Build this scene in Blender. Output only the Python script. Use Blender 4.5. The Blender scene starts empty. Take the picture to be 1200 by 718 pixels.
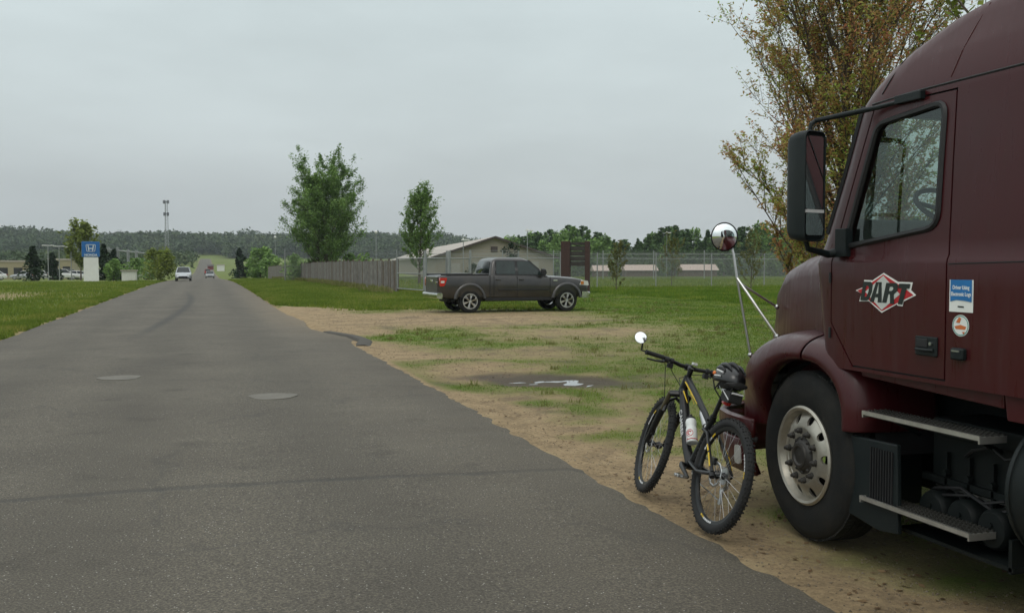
import bpy, bmesh, math, random
import numpy as np
from math import sin, cos, pi, radians, sqrt, atan2, exp, floor
from mathutils import Vector, Matrix, Euler, noise as mnoise
rnd = random.Random(7)
rng = np.random.default_rng(11)
scene = bpy.context.scene
COL = scene.collection

# ------------------------------------------------------------------ materials
def _new(name):
    m = bpy.data.materials.new(name); m.use_nodes = True
    nt = m.node_tree
    return m, nt, nt.nodes['Principled BSDF']

def N(nt, typ, **kw):
    n = nt.nodes.new(typ)
    for k, v in kw.items():
        if k.startswith('i_'):
            n.inputs[k[2:].replace('_', ' ')].default_value = v
        else:
            setattr(n, k, v)
    return n

def mat(name, col, rough=0.5, metal=0.0, var=0.12, vscale=6.0, bump=0.0, bscale=60.0, coat=0.0,
        dirt=None, dirt_amt=0.0, dirt_scale=3.0, spec=0.5, rvar=0.0):
    """Plain procedural surface: base colour broken up by noise, optional dirt patches and fine bump."""
    m, nt, b = _new(name)
    L = nt.links
    tc = N(nt, 'ShaderNodeTexCoord')
    nz = N(nt, 'ShaderNodeTexNoise', i_Scale=vscale, i_Detail=5.0, i_Roughness=0.6)
    L.new(tc.outputs['Object'], nz.inputs['Vector'])
    mp = N(nt, 'ShaderNodeMapRange'); mp.inputs['From Min'].default_value = .3; mp.inputs['From Max'].default_value = .7
    mp.inputs['To Min'].default_value = 1 - var; mp.inputs['To Max'].default_value = 1 + var
    L.new(nz.outputs['Fac'], mp.inputs['Value'])
    mul = N(nt, 'ShaderNodeVectorMath', operation='SCALE'); mul.inputs[0].default_value = col[:3]
    L.new(mp.outputs['Result'], mul.inputs['Scale'])
    out = mul.outputs['Vector']
    if dirt:
        nd = N(nt, 'ShaderNodeTexNoise', i_Scale=dirt_scale, i_Detail=8.0, i_Roughness=0.7)
        L.new(tc.outputs['Object'], nd.inputs['Vector'])
        rp = N(nt, 'ShaderNodeMapRange'); rp.inputs['From Min'].default_value = .42; rp.inputs['From Max'].default_value = .75
        rp.inputs['To Max'].default_value = dirt_amt
        L.new(nd.outputs['Fac'], rp.inputs['Value'])
        mx = N(nt, 'ShaderNodeMix', data_type='RGBA'); L.new(rp.outputs['Result'], mx.inputs['Factor'])
        L.new(out, mx.inputs['A']); mx.inputs['B'].default_value = (*dirt, 1)
        out = mx.outputs['Result']
    L.new(out, b.inputs['Base Color'])
    b.inputs['Roughness'].default_value = rough
    if rvar:
        r2 = N(nt, 'ShaderNodeMapRange'); r2.inputs['From Min'].default_value = .3; r2.inputs['From Max'].default_value = .7
        r2.inputs['To Min'].default_value = rough - rvar; r2.inputs['To Max'].default_value = rough + rvar
        L.new(nz.outputs['Fac'], r2.inputs['Value']); L.new(r2.outputs['Result'], b.inputs['Roughness'])
    b.inputs['Metallic'].default_value = metal
    b.inputs['Coat Weight'].default_value = coat
    b.inputs['Coat Roughness'].default_value = 0.08
    b.inputs['Specular IOR Level'].default_value = spec
    if bump:
        nb = N(nt, 'ShaderNodeTexNoise', i_Scale=bscale, i_Detail=3.0)
        L.new(tc.outputs['Object'], nb.inputs['Vector'])
        bp = N(nt, 'ShaderNodeBump', i_Strength=bump, i_Distance=0.01)
        L.new(nb.outputs['Fac'], bp.inputs['Height']); L.new(bp.outputs['Normal'], b.inputs['Normal'])
    return m

def glass(name, tint=(.7, .78, .75), refl=0.14, rough=0.02):
    """Thin window pane: tinted transparent with a Fresnel-weighted reflection."""
    m = bpy.data.materials.new(name); m.use_nodes = True
    nt = m.node_tree; nt.nodes.clear(); L = nt.links
    o = N(nt, 'ShaderNodeOutputMaterial')
    t = N(nt, 'ShaderNodeBsdfTransparent'); t.inputs['Color'].default_value = (*tint, 1)
    g = N(nt, 'ShaderNodeBsdfGlossy'); g.inputs['Roughness'].default_value = rough
    g.inputs['Color'].default_value = (.85, .95, .92, 1)
    lw = N(nt, 'ShaderNodeLayerWeight'); lw.inputs['Blend'].default_value = .25
    mr = N(nt, 'ShaderNodeMapRange'); mr.inputs['To Min'].default_value = refl * .5; mr.inputs['To Max'].default_value = min(1, refl * 4)
    L.new(lw.outputs['Fresnel'], mr.inputs['Value'])
    mx = N(nt, 'ShaderNodeMixShader'); L.new(mr.outputs['Result'], mx.inputs['Fac'])
    L.new(t.outputs[0], mx.inputs[1]); L.new(g.outputs[0], mx.inputs[2]); L.new(mx.outputs[0], o.inputs['Surface'])
    return m

def leafmat(name, c1, c2, c3=None, trans=0.25, rough=.6, nscale=.9, coh=.5):
    """Leaf: every leaf face picks its own tone through a random per-island value."""
    m, nt, b = _new(name); L = nt.links
    g = N(nt, 'ShaderNodeNewGeometry')
    r = N(nt, 'ShaderNodeValToRGB'); e = r.color_ramp.elements
    e[0].color = (*c1, 1); e[1].color = (*c2, 1)
    if c3:
        k = r.color_ramp.elements.new(.55); k.color = (*c3, 1)
    nz = N(nt, 'ShaderNodeTexNoise', i_Scale=nscale, i_Detail=3.0); L.new(g.outputs['Position'], nz.inputs['Vector'])
    mr = N(nt, 'ShaderNodeMapRange'); mr.inputs['From Min'].default_value = .32; mr.inputs['From Max'].default_value = .68; mr.inputs['To Max'].default_value = coh
    L.new(nz.outputs['Fac'], mr.inputs['Value'])
    ml = N(nt, 'ShaderNodeMath', operation='MULTIPLY_ADD'); ml.inputs[1].default_value = 1 - coh; L.new(g.outputs['Random Per Island'], ml.inputs[0]); L.new(mr.outputs['Result'], ml.inputs[2])
    L.new(ml.outputs[0], r.inputs['Fac']); b.inputs['Specular IOR Level'].default_value = .12
    L.new(r.outputs['Color'], b.inputs['Base Color'])
    b.inputs['Roughness'].default_value = rough
    tr = N(nt, 'ShaderNodeBsdfTranslucent'); L.new(r.outputs['Color'], tr.inputs['Color'])
    mx = N(nt, 'ShaderNodeMixShader'); mx.inputs['Fac'].default_value = trans
    out = nt.nodes['Material Output']
    L.new(b.outputs[0], mx.inputs[1]); L.new(tr.outputs[0], mx.inputs[2]); L.new(mx.outputs[0], out.inputs['Surface'])
    return m

# ------------------------------------------------------------------ objects
def tag(o, label=None, cat=None, group=None, kind=None):
    if label: o['label'] = label
    if cat: o['category'] = cat
    if group: o['group'] = group
    if kind: o['kind'] = kind
    return o

def empty(name, loc=(0, 0, 0), rz=0.0):
    o = bpy.data.objects.new(name, None); COL.objects.link(o)
    o.location = loc; o.rotation_euler = (0, 0, rz); o.empty_display_size = .2
    return o

def copy_tree(o, parent=None):
    c = o.copy(); COL.objects.link(c)
    if parent is not None: c.parent = parent
    for ch in list(o.children): copy_tree(ch, c)
    return c

def rot_to(d):
    return Vector((0, 0, 1)).rotation_difference(Vector(d).normalized()).to_matrix()

class MB:
    """collects vertices and faces; build() links them as ONE mesh object"""
    def __init__(s): s.v = []; s.f = []; s.mi = []; s.m = 0
    def add(s, vs, fs, M=None):
        b = len(s.v)
        if M is not None: vs = [M @ Vector(p) for p in vs]
        s.v += [tuple(p) for p in vs]
        for f in fs: s.f.append(tuple(i + b for i in f)); s.mi.append(s.m)
        return s
    def box(s, c, d, R=None):
        x, y, z = d[0] / 2, d[1] / 2, d[2] / 2
        vs = [Vector((a * x, b * y, e * z)) for a in (-1, 1) for b in (-1, 1) for e in (-1, 1)]
        if R is not None: vs = [R @ p for p in vs]
        vs = [p + Vector(c) for p in vs]
        return s.add(vs, [(0, 1, 3, 2), (4, 6, 7, 5), (0, 4, 5, 1), (2, 3, 7, 6), (0, 2, 6, 4), (1, 5, 7, 3)])
    def cyl(s, p0, p1, r0, r1=None, n=12, cap=True):
        r1 = r0 if r1 is None else r1
        p0 = Vector(p0); p1 = Vector(p1); R = rot_to(p1 - p0)
        vs = []
        for p, r in ((p0, r0), (p1, r1)):
            for i in range(n):
                a = 2 * pi * i / n; vs.append(p + R @ Vector((r * cos(a), r * sin(a), 0)))
        fs = [(i, (i + 1) % n, n + (i + 1) % n, n + i) for i in range(n)]
        if cap: fs += [tuple(range(n - 1, -1, -1)), tuple(range(n, 2 * n))]
        return s.add(vs, fs)
    def tube(s, pts, r, n=8, cap=True, closed=False):
        pts = [Vector(p) for p in pts]; k = len(pts)
        rs = r if isinstance(r, (list, tuple)) else [r] * k
        up = None; vs = []
        for i, p in enumerate(pts):
            if closed: t = pts[(i + 1) % k] - pts[i - 1]
            else: t = pts[min(i + 1, k - 1)] - pts[max(i - 1, 0)]
            t.normalize()
            if up is None:
                up = t.orthogonal().normalized()
            up = (up - t * up.dot(t));
            if up.length < 1e-6: up = t.orthogonal()
            up.normalize(); w = t.cross(up)
            for j in range(n):
                a = 2 * pi * j / n; vs.append(p + rs[i] * (cos(a) * up + sin(a) * w))
        fs = []
        for i in range(k if closed else k - 1):
            a = i * n; b = ((i + 1) % k) * n
            for j in range(n): fs.append((a + j, a + (j + 1) % n, b + (j + 1) % n, b + j))
        if cap and not closed: fs += [tuple(range(n - 1, -1, -1)), tuple(range((k - 1) * n, k * n))]
        return s.add(vs, fs)
    def lathe(s, prof, c, axis, n=32, closed=False, a0=0, a1=2 * pi):
        """prof = [(radius, height along axis)]"""
        R = rot_to(axis); c = Vector(c); k = len(prof); vs = []
        full = abs(a1 - a0 - 2 * pi) < 1e-6; nn = n if full else n + 1
        for i in range(nn):
            a = a0 + (a1 - a0) * i / n
            for r, h in prof: vs.append(c + R @ Vector((r * cos(a), r * sin(a), h)))
        fs = []
        for i in range(n):
            j = (i + 1) % nn
            for q in range(k if closed else k - 1):
                q2 = (q + 1) % k
                fs.append((i * k + q, j * k + q, j * k + q2, i * k + q2))
        return s.add(vs, fs)
    def prism(s, poly, ax, a, b):
        """poly 2D, extruded along axis ax (0: poly=(y,z), 1: poly=(x,z), 2: poly=(x,y)) from a to b"""
        def p3(p, t):
            return {0: (t, p[0], p[1]), 1: (p[0], t, p[1]), 2: (p[0], p[1], t)}[ax]
        n = len(poly); vs = [p3(p, a) for p in poly] + [p3(p, b) for p in poly]
        fs = [tuple(range(n)), tuple(range(2 * n - 1, n - 1, -1))] + [(i, n + i, n + (i + 1) % n, (i + 1) % n) for i in range(n)]
        return s.add(vs, fs)
    def loft(s, rings, cap=True, closed=True):
        n = len(rings[0]); vs = [p for r in rings for p in r]; fs = []
        for i in range(len(rings) - 1):
            for j in range(n if closed else n - 1):
                fs.append((i * n + j, i * n + (j + 1) % n, (i + 1) * n + (j + 1) % n, (i + 1) * n + j))
        if cap and closed: fs += [tuple(range(n - 1, -1, -1)), tuple(range((len(rings) - 1) * n, len(rings) * n))]
        return s.add(vs, fs)
    def tri(s, a, b, c): return s.add([a, b, c], [(0, 1, 2)])
    def quad(s, a, b, c, d): return s.add([a, b, c, d], [(0, 1, 2, 3)])
    def sphere(s, c, r, n=12, m=8):
        rx, ry, rz = (r, r, r) if not isinstance(r, (tuple, list)) else r
        vs = [(c[0], c[1], c[2] - rz)]
        for i in range(1, m):
            t = -pi / 2 + pi * i / m
            for j in range(n):
                a = 2 * pi * j / n; vs.append((c[0] + rx * cos(t) * cos(a), c[1] + ry * cos(t) * sin(a), c[2] + rz * sin(t)))
        vs.append((c[0], c[1], c[2] + rz)); fs = []
        for j in range(n): fs.append((0, 1 + (j + 1) % n, 1 + j))
        for i in range(m - 2):
            for j in range(n):
                a = 1 + i * n; fs.append((a + j, a + (j + 1) % n, a + n + (j + 1) % n, a + n + j))
        e = 1 + (m - 1) * n; a = 1 + (m - 2) * n
        for j in range(n): fs.append((a + j, a + (j + 1) % n, e))
        return s.add(vs, fs)
    def build(s, name, mats, parent=None, smooth=35, bevel=0, bseg=2, off=None, weld=False, fixn=True, subsurf=0, solid=0, soff=-1):
        me = bpy.data.meshes.new(name)
        vs = s.v if off is None else [(p[0] - off[0], p[1] - off[1], p[2] - off[2]) for p in s.v]
        me.from_pydata(vs, [], s.f)
        mats = mats if isinstance(mats, (list, tuple)) else [mats]
        for m in mats: me.materials.append(m)
        if len(mats) > 1:
            me.polygons.foreach_set('material_index', s.mi)
        if weld or fixn:
            bm = bmesh.new(); bm.from_mesh(me)
            if weld: bmesh.ops.remove_doubles(bm, verts=bm.verts, dist=1e-5)
            if fixn: bmesh.ops.recalc_face_normals(bm, faces=bm.faces)
            bm.to_mesh(me); bm.free()
        if smooth:
            me.polygons.foreach_set('use_smooth', [True] * len(me.polygons))
            me.set_sharp_from_angle(angle=radians(smooth))
        me.update()
        o = bpy.data.objects.new(name, me); COL.objects.link(o)
        if parent is not None: o.parent = parent
        if solid:
            md = o.modifiers.new('solid', 'SOLIDIFY'); md.thickness = solid; md.offset = soff
        if subsurf:
            md = o.modifiers.new('sub', 'SUBSURF'); md.levels = subsurf; md.render_levels = subsurf
        if bevel:
            md = o.modifiers.new('bevel', 'BEVEL'); md.width = bevel; md.segments = bseg; md.limit_method = 'ANGLE'
            md.angle_limit = radians(40); md.harden_normals = True
        return o

def bake(o):
    """apply modifiers without operators"""
    dg = bpy.context.evaluated_depsgraph_get(); dg.update()
    me = bpy.data.meshes.new_from_object(o.evaluated_get(dg))
    o.modifiers.clear(); old = o.data; o.data = me; me.name = old.name
    return o

def boolean(o, cutter, op='DIFFERENCE', keep=False):
    md = o.modifiers.new('b', 'BOOLEAN'); md.operation = op; md.object = cutter; md.solver = 'EXACT'
    bake(o)
    if not keep: bpy.data.objects.remove(cutter)
    return o

def resmooth(o, ang=35):
    me = o.data
    me.polygons.foreach_set('use_smooth', [True] * len(me.polygons)); me.set_sharp_from_angle(angle=radians(ang))
    return o

def rounded(poly, r, n=4):
    """round the corners of a 2D polygon"""
    out = []; k = len(poly)
    rs = r if isinstance(r, (list, tuple)) else [r] * k
    for i in range(k):
        p = Vector(poly[i]); a = Vector(poly[i - 1]) - p; b = Vector(poly[(i + 1) % k]) - p
        d = min(rs[i], a.length * .45, b.length * .45)
        if d < 1e-4: out.append(tuple(p)); continue
        q0 = p + a.normalized() * d; q1 = p + b.normalized() * d
        for j in range(n + 1):
            t = j / n; out.append(tuple((1 - t) ** 2 * q0 + 2 * t * (1 - t) * p + t * t * q1))
    return out

def text_mesh(txt, size, shear=0.0, bold=0.0, extrude=0.001, align='CENTER', space=1.0):
    cu = bpy.data.curves.new('lettering', 'FONT'); cu.body = txt; cu.size = size; cu.shear = shear; cu.offset = bold
    cu.extrude = extrude; cu.align_x = align; cu.align_y = 'CENTER'; cu.space_character = space; cu.resolution_u = 4
    o = bpy.data.objects.new('lettering', cu); COL.objects.link(o)
    dg = bpy.context.evaluated_depsgraph_get(); dg.update()
    me = bpy.data.meshes.new_from_object(o.evaluated_get(dg))
    vs = [tuple(v.co) for v in me.vertices]; fs = [tuple(p.vertices) for p in me.polygons]
    bpy.data.objects.remove(o); bpy.data.meshes.remove(me)
    return vs, fs

def smooth01(x, a, b):
    t = np.clip((np.asarray(x, float) - a) / (b - a), 0, 1); return t * t * (3 - 2 * t)

# value noise on numpy arrays
_perm = rng.random((256, 256))
def vnoise(x, y):
    x = np.asarray(x, float); y = np.asarray(y, float)
    xi = np.floor(x).astype(int); yi = np.floor(y).astype(int); fx = x - xi; fy = y - yi
    fx = fx * fx * (3 - 2 * fx); fy = fy * fy * (3 - 2 * fy)
    g = lambda a, b: _perm[a % 256, b % 256]
    return (g(xi, yi) * (1 - fx) + g(xi + 1, yi) * fx) * (1 - fy) + (g(xi, yi + 1) * (1 - fx) + g(xi + 1, yi + 1) * fx) * fy
def fbm(x, y, o=4):
    s = 0; a = .5; t = 0
    for i in range(o):
        s = s + a * vnoise(x * 2 ** i + 17.3 * i, y * 2 ** i + 5.1 * i); t += a; a *= .5
    return s / t
HAZE = 0.0002
# ================================================================== TERRAIN
def terrain(X, Y):
    X = np.asarray(X, float); Y = np.asarray(Y, float)
    z = -1.6 * smooth01(Y, 70, 260)
    z = z + 7.0 * smooth01(Y, 330, 800)
    az = np.degrees(np.arctan2(X, np.maximum(Y, 1)))
    prof = 1 - .75 * smooth01(az, 12.5, 18)
    z = z + 15 * smooth01(Y, 780, 1000) * prof * (.85 + .3 * vnoise(X / 90. + 3, Y / 200.))
    # low verge bank on both sides of the road
    rx = np.where(X > 0, X - 3.4, -5.0 - X)
    z = z + np.where(rx > 0, .10 * np.exp(-((rx - 1.6) / 1.2) ** 2) * smooth01(Y, 40, 60) * (1 - smooth01(Y, 200, 300)), 0)
    # puddle hollow
    d = ((X - 4.95) / 1.5) ** 2 + ((Y - 13.75 + (X - 4.95) * .45) / 1.0) ** 2
    z = z - .055 * np.exp(-d * .8) + .045 * (fbm(X * 3.3 + 2, Y * 3.3, 3) - .5) * np.exp(-d * .35)
    z = z - .02 * (smooth01(X, 3.0, 3.4)) * (1 - smooth01(Y, 100, 140)) + .035 * (fbm(X * .9, Y * .9, 3) - .5) * smooth01(X, 3.1, 4.5) * (1 - smooth01(Y, 60, 100))
    return z
def tz(x, y): return float(terrain(np.array([x]), np.array([y]))[0])

def grassness(X, Y):
    """0 bare sandy ground .. 1 full grass, where the place has it"""
    X = np.asarray(X, float); Y = np.asarray(Y, float)
    n = fbm(X * .55 + 4, Y * .55, 4) - .5; n2 = fbm(X * 2.1, Y * 2.1 + 9, 3) - .5
    wx = X + 1.4 * n; wy = Y + 2.2 * n
    g = np.ones_like(X)
    # bare shoulder by the road edge, wider near the lorry
    edge = 3.5 + .7 * (1 - smooth01(Y, 12, 24)) - .75 * (1 - smooth01(Y, 6, 11))
    g = g * smooth01(wx + .5 * n2, edge - .7, edge + 1.9)
    g = np.where(Y > 40, np.maximum(g, smooth01(X + .5 * n2, 2.45, 2.9)), g)
    def ell(cx, cy, rx, ry, rot=0.0):
        c, s_ = cos(rot), sin(rot); dx = wx - cx; dy = wy - cy
        return ((c * dx + s_ * dy) / rx) ** 2 + ((-s_ * dx + c * dy) / ry) ** 2
    drive = np.exp(-ell(6.6, 30.2, 7.4, 5.2, .12) ** 1.5)          # sandy drive running to the pickup
    drive = np.maximum(drive, np.exp(-ell(3.0, 32, 2.6, 8.0) ** 1.6))
    drive = np.maximum(drive, .75 * np.exp(-ell(9.0, 23.0, 3.8, 3.0, .3)))
    drive = np.maximum(drive, .70 * np.exp(-ell(5.5, 17.8, 3.2, 2.0, 0)))
    g = g * (1 - drive)
    g = np.where((Y < 15) & (X > 3.3), np.maximum(g, smooth01(X + 1.0 * n2, 3.15, 4.2) * np.clip(.60 + 1.5 * n + .9 * n2, 0, .95)), g)
    isl = np.exp(-ell(5.0, 22.6, 2.2, 1.3, .1) ** 2)              # green island
    g = np.maximum(g, isl)
    ring = np.exp(-((ell(5.0, 14.6, 2.6, 1.9, -.5) - 1.0) ** 2) * 3)
    g = np.maximum(g, .75 * ring)
    g = np.maximum(g, .9 * smooth01(wx, 7.6, 9.2) * (1 - smooth01(Y, 18.5, 21)))
    lush = .78 + .9 * n + .7 * n2
    g = g * np.clip(lush + .25 * smooth01(X, 8, 14) + .35 * smooth01(Y, 40, 60), 0, 1.15)
    left = (X < -4.4)
    gl = smooth01(-X + .8 * n2, 4.25, 4.7) * np.clip(.8 + .8 * n + .5 * n2, 0, 1) * (1 - .7 * np.exp(-ell(-11, 56, 3, 9)))
    g = np.where(left, gl, g)
    g = np.where((X < 2.5) & (X > -4.3) & (Y < 735), 0.05, g)
    g = np.where((X < 3) & (X > -4.3) & (Y < 40), 0.05, g)
    g = np.where(Y >= 735, 1.0, g)
    return np.clip(g, 0, 1)
def mudness(X, Y):
    n = fbm(X * 1.3 + 4, Y * 1.3, 4) - .5
    d = ((X - 4.95) / 1.45) ** 2 + ((Y - 13.75 + (X - 4.95) * .45) / 1.15) ** 2
    m = smooth01(-(d + 1.6 * n), -1.25, -.35)
    m = np.maximum(m, .5 * smooth01(n, .12, .3) * (X > 3))
    for off_ in (-.85, .85):                                        # tyre ruts on the drive
        m = np.maximum(m, .45 * np.exp(-((Y - 28.5 - .28 * (X - 3) - off_ + .5 * n) / .16) ** 2) * smooth01(X, 2.6, 4) * (1 - smooth01(X, 11, 13)))
    return m

def axis(segs):
    a = []
    for s0, s1, st in segs: a += list(np.arange(s0, s1, st))
    return np.array(a)
xs = axis([(-2500, -400, 150), (-400, -60, 20), (-60, -16, 3), (-16, -4, .5), (-4, 2.6, .9), (2.6, 9, .12), (9, 16, .25), (16, 40, .8), (40, 120, 5), (120, 500, 25), (500, 3001, 250)])
ys = axis([(-600, -60, 60), (-60, 0, 6), (0, 3, .5), (3, 18, .12), (18, 36, .22), (36, 60, .5), (60, 140, 2), (140, 400, 8), (400, 1200, 20), (1200, 4001, 200)])
XX, YY = np.meshgrid(xs, ys); ZZ = terrain(XX, YY)
inroad = (XX > -4.3) & (XX < 2.8) & (YY > -30) & (YY < 900)
ZZ = np.where(inroad, ZZ - .06, ZZ)
nx, ny = len(xs), len(ys)
verts = np.stack([XX.ravel(), YY.ravel(), ZZ.ravel()], 1)
ii = np.arange(nx * ny).reshape(ny, nx)
quads = np.stack([ii[:-1, :-1].ravel(), ii[:-1, 1:].ravel(), ii[1:, 1:].ravel(), ii[1:, :-1].ravel()], 1)
me = bpy.data.meshes.new('ground')
me.vertices.add(len(verts)); me.vertices.foreach_set('co', verts.ravel())
me.loops.add(quads.size); me.loops.foreach_set('vertex_index', quads.ravel())
me.polygons.add(len(quads)); me.polygons.foreach_set('loop_start', np.arange(0, quads.size, 4)); me.polygons.foreach_set('loop_total', np.full(len(quads), 4))
me.update(calc_edges=True); me.validate()
me.polygons.foreach_set('use_smooth', np.ones(len(quads), bool))
for nm, arr in (('grassy', grassness(XX, YY)), ('muddy', mudness(XX, YY))):
    at_ = me.attributes.new(nm, 'FLOAT', 'POINT'); at_.data.foreach_set('value', arr.ravel().astype(np.float32))
ground = bpy.data.objects.new('ground', me); COL.objects.link(ground); tag(ground, kind='structure')

m, nt, b = _new('ground_soil_and_grass'); L = nt.links
geo = N(nt, 'ShaderNodeNewGeometry')
ga = N(nt, 'ShaderNodeAttribute', attribute_name='grassy'); ma = N(nt, 'ShaderNodeAttribute', attribute_name='muddy')
def gnoise(scale, detail=6, rough=.65):
    n_ = N(nt, 'ShaderNodeTexNoise', i_Scale=scale, i_Detail=float(detail), i_Roughness=rough); L.new(geo.outputs['Position'], n_.inputs['Vector']); return n_.outputs['Fac']
def ramp(fac, stops):
    r_ = N(nt, 'ShaderNodeValToRGB'); e = r_.color_ramp.elements
    e[0].position = stops[0][0]; e[0].color = (*stops[0][1], 1); e[1].position = stops[-1][0]; e[1].color = (*stops[-1][1], 1)
    for p_, c_ in stops[1:-1]:
        k = e.new(p_); k.color = (*c_, 1)
    L.new(fac, r_.inputs['Fac']); return r_.outputs['Color']
def mixc(f, a, c):
    x = N(nt, 'ShaderNodeMix', data_type='RGBA'); L.new(f, x.inputs['Factor']); L.new(a, x.inputs['A']); L.new(c, x.inputs['B']); return x.outputs['Result']
def math_(op, a, c, clamp=False):
    x = N(nt, 'ShaderNodeMath', operation=op); x.use_clamp = clamp
    for i, q in enumerate((a, c)):
        if isinstance(q, (int, float)): x.inputs[i].default_value = q
        else: L.new(q, x.inputs[i])
    return x.outputs[0]
fine = gnoise(22, 8, .8); mid = gnoise(2.6, 6); big = gnoise(.35, 5)
soil = ramp(mid, [(.25, (.175, .130, .080)), (.5, (.295, .215, .122)), (.75, (.395, .295, .175))])
speck = ramp(fine, [(.3, (.5, .5, .5)), (.5, (1, 1, 1)), (.72, (1.5, 1.5, 1.45))])
sm = N(nt, 'ShaderNodeMix', data_type='RGBA', blend_type='MULTIPLY'); sm.inputs['Factor'].default_value = 1
L.new(soil, sm.inputs['A']); L.new(speck, sm.inputs['B']); soil = sm.outputs['Result']
grass = ramp(gnoise(1.1, 7, .75), [(.25, (.070, .100, .014)), (.5, (.115, .160, .026)), (.75, (.175, .205, .048))])
gsp = ramp(gnoise(60, 4, .8), [(.25, (.45, .45, .45)), (.75, (1.5, 1.5, 1.4))])
sg = N(nt, 'ShaderNodeMix', data_type='RGBA', blend_type='MULTIPLY'); sg.inputs['Factor'].default_value = .8
L.new(grass, sg.inputs['A']); L.new(gsp, sg.inputs['B']); grass = sg.outputs['Result']
dry = ramp(big, [(.42, (0, 0, 0)), (.68, (1, 1, 1))])
drycol = N(nt, 'ShaderNodeRGB'); drycol.outputs[0].default_value = (.15, .150, .045, 1)
grass = mixc(math_('MULTIPLY', dry, .55), grass, drycol.outputs[0])
gf = math_('ADD', ga.outputs['Fac'], math_('MULTIPLY', math_('SUBTRACT', fine, .5), .6))
gf = math_('ADD', gf, math_('MULTIPLY', math_('SUBTRACT', mid, .5), .7))
gr = N(nt, 'ShaderNodeMapRange'); gr.inputs['From Min'].default_value = .10; gr.inputs['From Max'].default_value = .74; L.new(gf, gr.inputs['Value'])
colr = mixc(gr.outputs['Result'], soil, grass)
mudc = N(nt, 'ShaderNodeRGB'); mudc.outputs[0].default_value = (.060, .042, .028, 1)
mf = math_('MULTIPLY', ma.outputs['Fac'], .92)
colr = mixc(mf, colr, mudc.outputs[0])
L.new(colr, b.inputs['Base Color'])
rr = N(nt, 'ShaderNodeMapRange'); rr.inputs['To Min'].default_value = .95; rr.inputs['To Max'].default_value = .7; L.new(ma.outputs['Fac'], rr.inputs['Value'])
L.new(rr.outputs['Result'], b.inputs['Roughness']); b.inputs['Specular IOR Level'].default_value = .25
bp = N(nt, 'ShaderNodeBump', i_Strength=.8, i_Distance=.03); L.new(math_('ADD', fine, math_('MULTIPLY', mid, 1.5)), bp.inputs['Height']); L.new(bp.outputs['Normal'], b.inputs['Normal'])
me.materials.append(m)

# ------------------------------------------------------------------ the road
rys = axis([(-30, 2, 1), (2, 14, .05), (14, 30, .1), (30, 60, .3), (60, 150, 2), (150, 741, 10)])
def road_right(y):
    base = 3.0 - .45 * float(smooth01(y, 24, 36)) + .05 * (vnoise(y * .8, 3.3) - .5) + .07 * (vnoise(y * 3.1, 7.3) - .5) + .06 * (vnoise(y * 8, 1.3) - .5)
    base += .22 * exp(-((y - 22.4) / 1.0) ** 2) - .35 * exp(-((y - 26.5) / 2.5) ** 2)
    return base
def road_left(y): return -4.45 + .12 * (vnoise(y * .5, 9.3) - .5) + .05 * (vnoise(y * 4, 2.2) - .5)
rd = MB(); rings = []
for y in rys:
    l, r = float(road_left(y)), float(road_right(y)); crown = [0, .03, .3, .5, .7, .97, 1]
    ring = []
    z0 = float(-1.6 * smooth01(y, 70, 260) + 7.0 * smooth01(y, 330, 800) + (15 * smooth01(y, 780, 1000)))
    for c_ in crown:
        x = l + (r - l) * c_; ring.append((x, y, z0 + .03 + .05 * (1 - (2 * c_ - 1) ** 2) - (.05 if c_ in (0, 1) else 0)))
    rings.append(ring)
rd.loft(rings, cap=False, closed=False)
m, nt, b = _new('worn_asphalt'); L = nt.links
geo = N(nt, 'ShaderNodeNewGeometry'); sep = N(nt, 'ShaderNodeSeparateXYZ'); L.new(geo.outputs['Position'], sep.inputs[0])
X_, Y_ = sep.outputs['X'], sep.outputs['Y']
base = ramp(gnoise(.5, 6, .6), [(.3, (.075, .066, .052)), (.7, (.104, .093, .073))])
agg = ramp(gnoise(75, 3, .7), [(.32, (.40, .40, .40)), (.5, (.95, .95, .95)), (.66, (2.0, 1.95, 1.85))])
mm = N(nt, 'ShaderNodeMix', data_type='RGBA', blend_type='MULTIPLY'); mm.inputs['Factor'].default_value = .85; L.new(base, mm.inputs['A']); L.new(agg, mm.inputs['B']); c0 = mm.outputs['Result']
vor = N(nt, 'ShaderNodeTexVoronoi', i_Scale=42.0); L.new(geo.outputs['Position'], vor.inputs['Vector'])
st = N(nt, 'ShaderNodeMapRange'); st.inputs['From Min'].default_value = .22; st.inputs['From Max'].default_value = .13; L.new(vor.outputs['Distance'], st.inputs['Value'])
sel = math_('GREATER_THAN', gnoise(31, 2), .565)
stone = N(nt, 'ShaderNodeRGB'); stone.outputs[0].default_value = (.42, .40, .36, 1)
c0 = mixc(math_('MULTIPLY', st.outputs['Result'], sel), c0, stone.outputs[0])
dark = N(nt, 'ShaderNodeRGB'); dark.outputs[0].default_value = (.036, .036, .034, 1)
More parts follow.
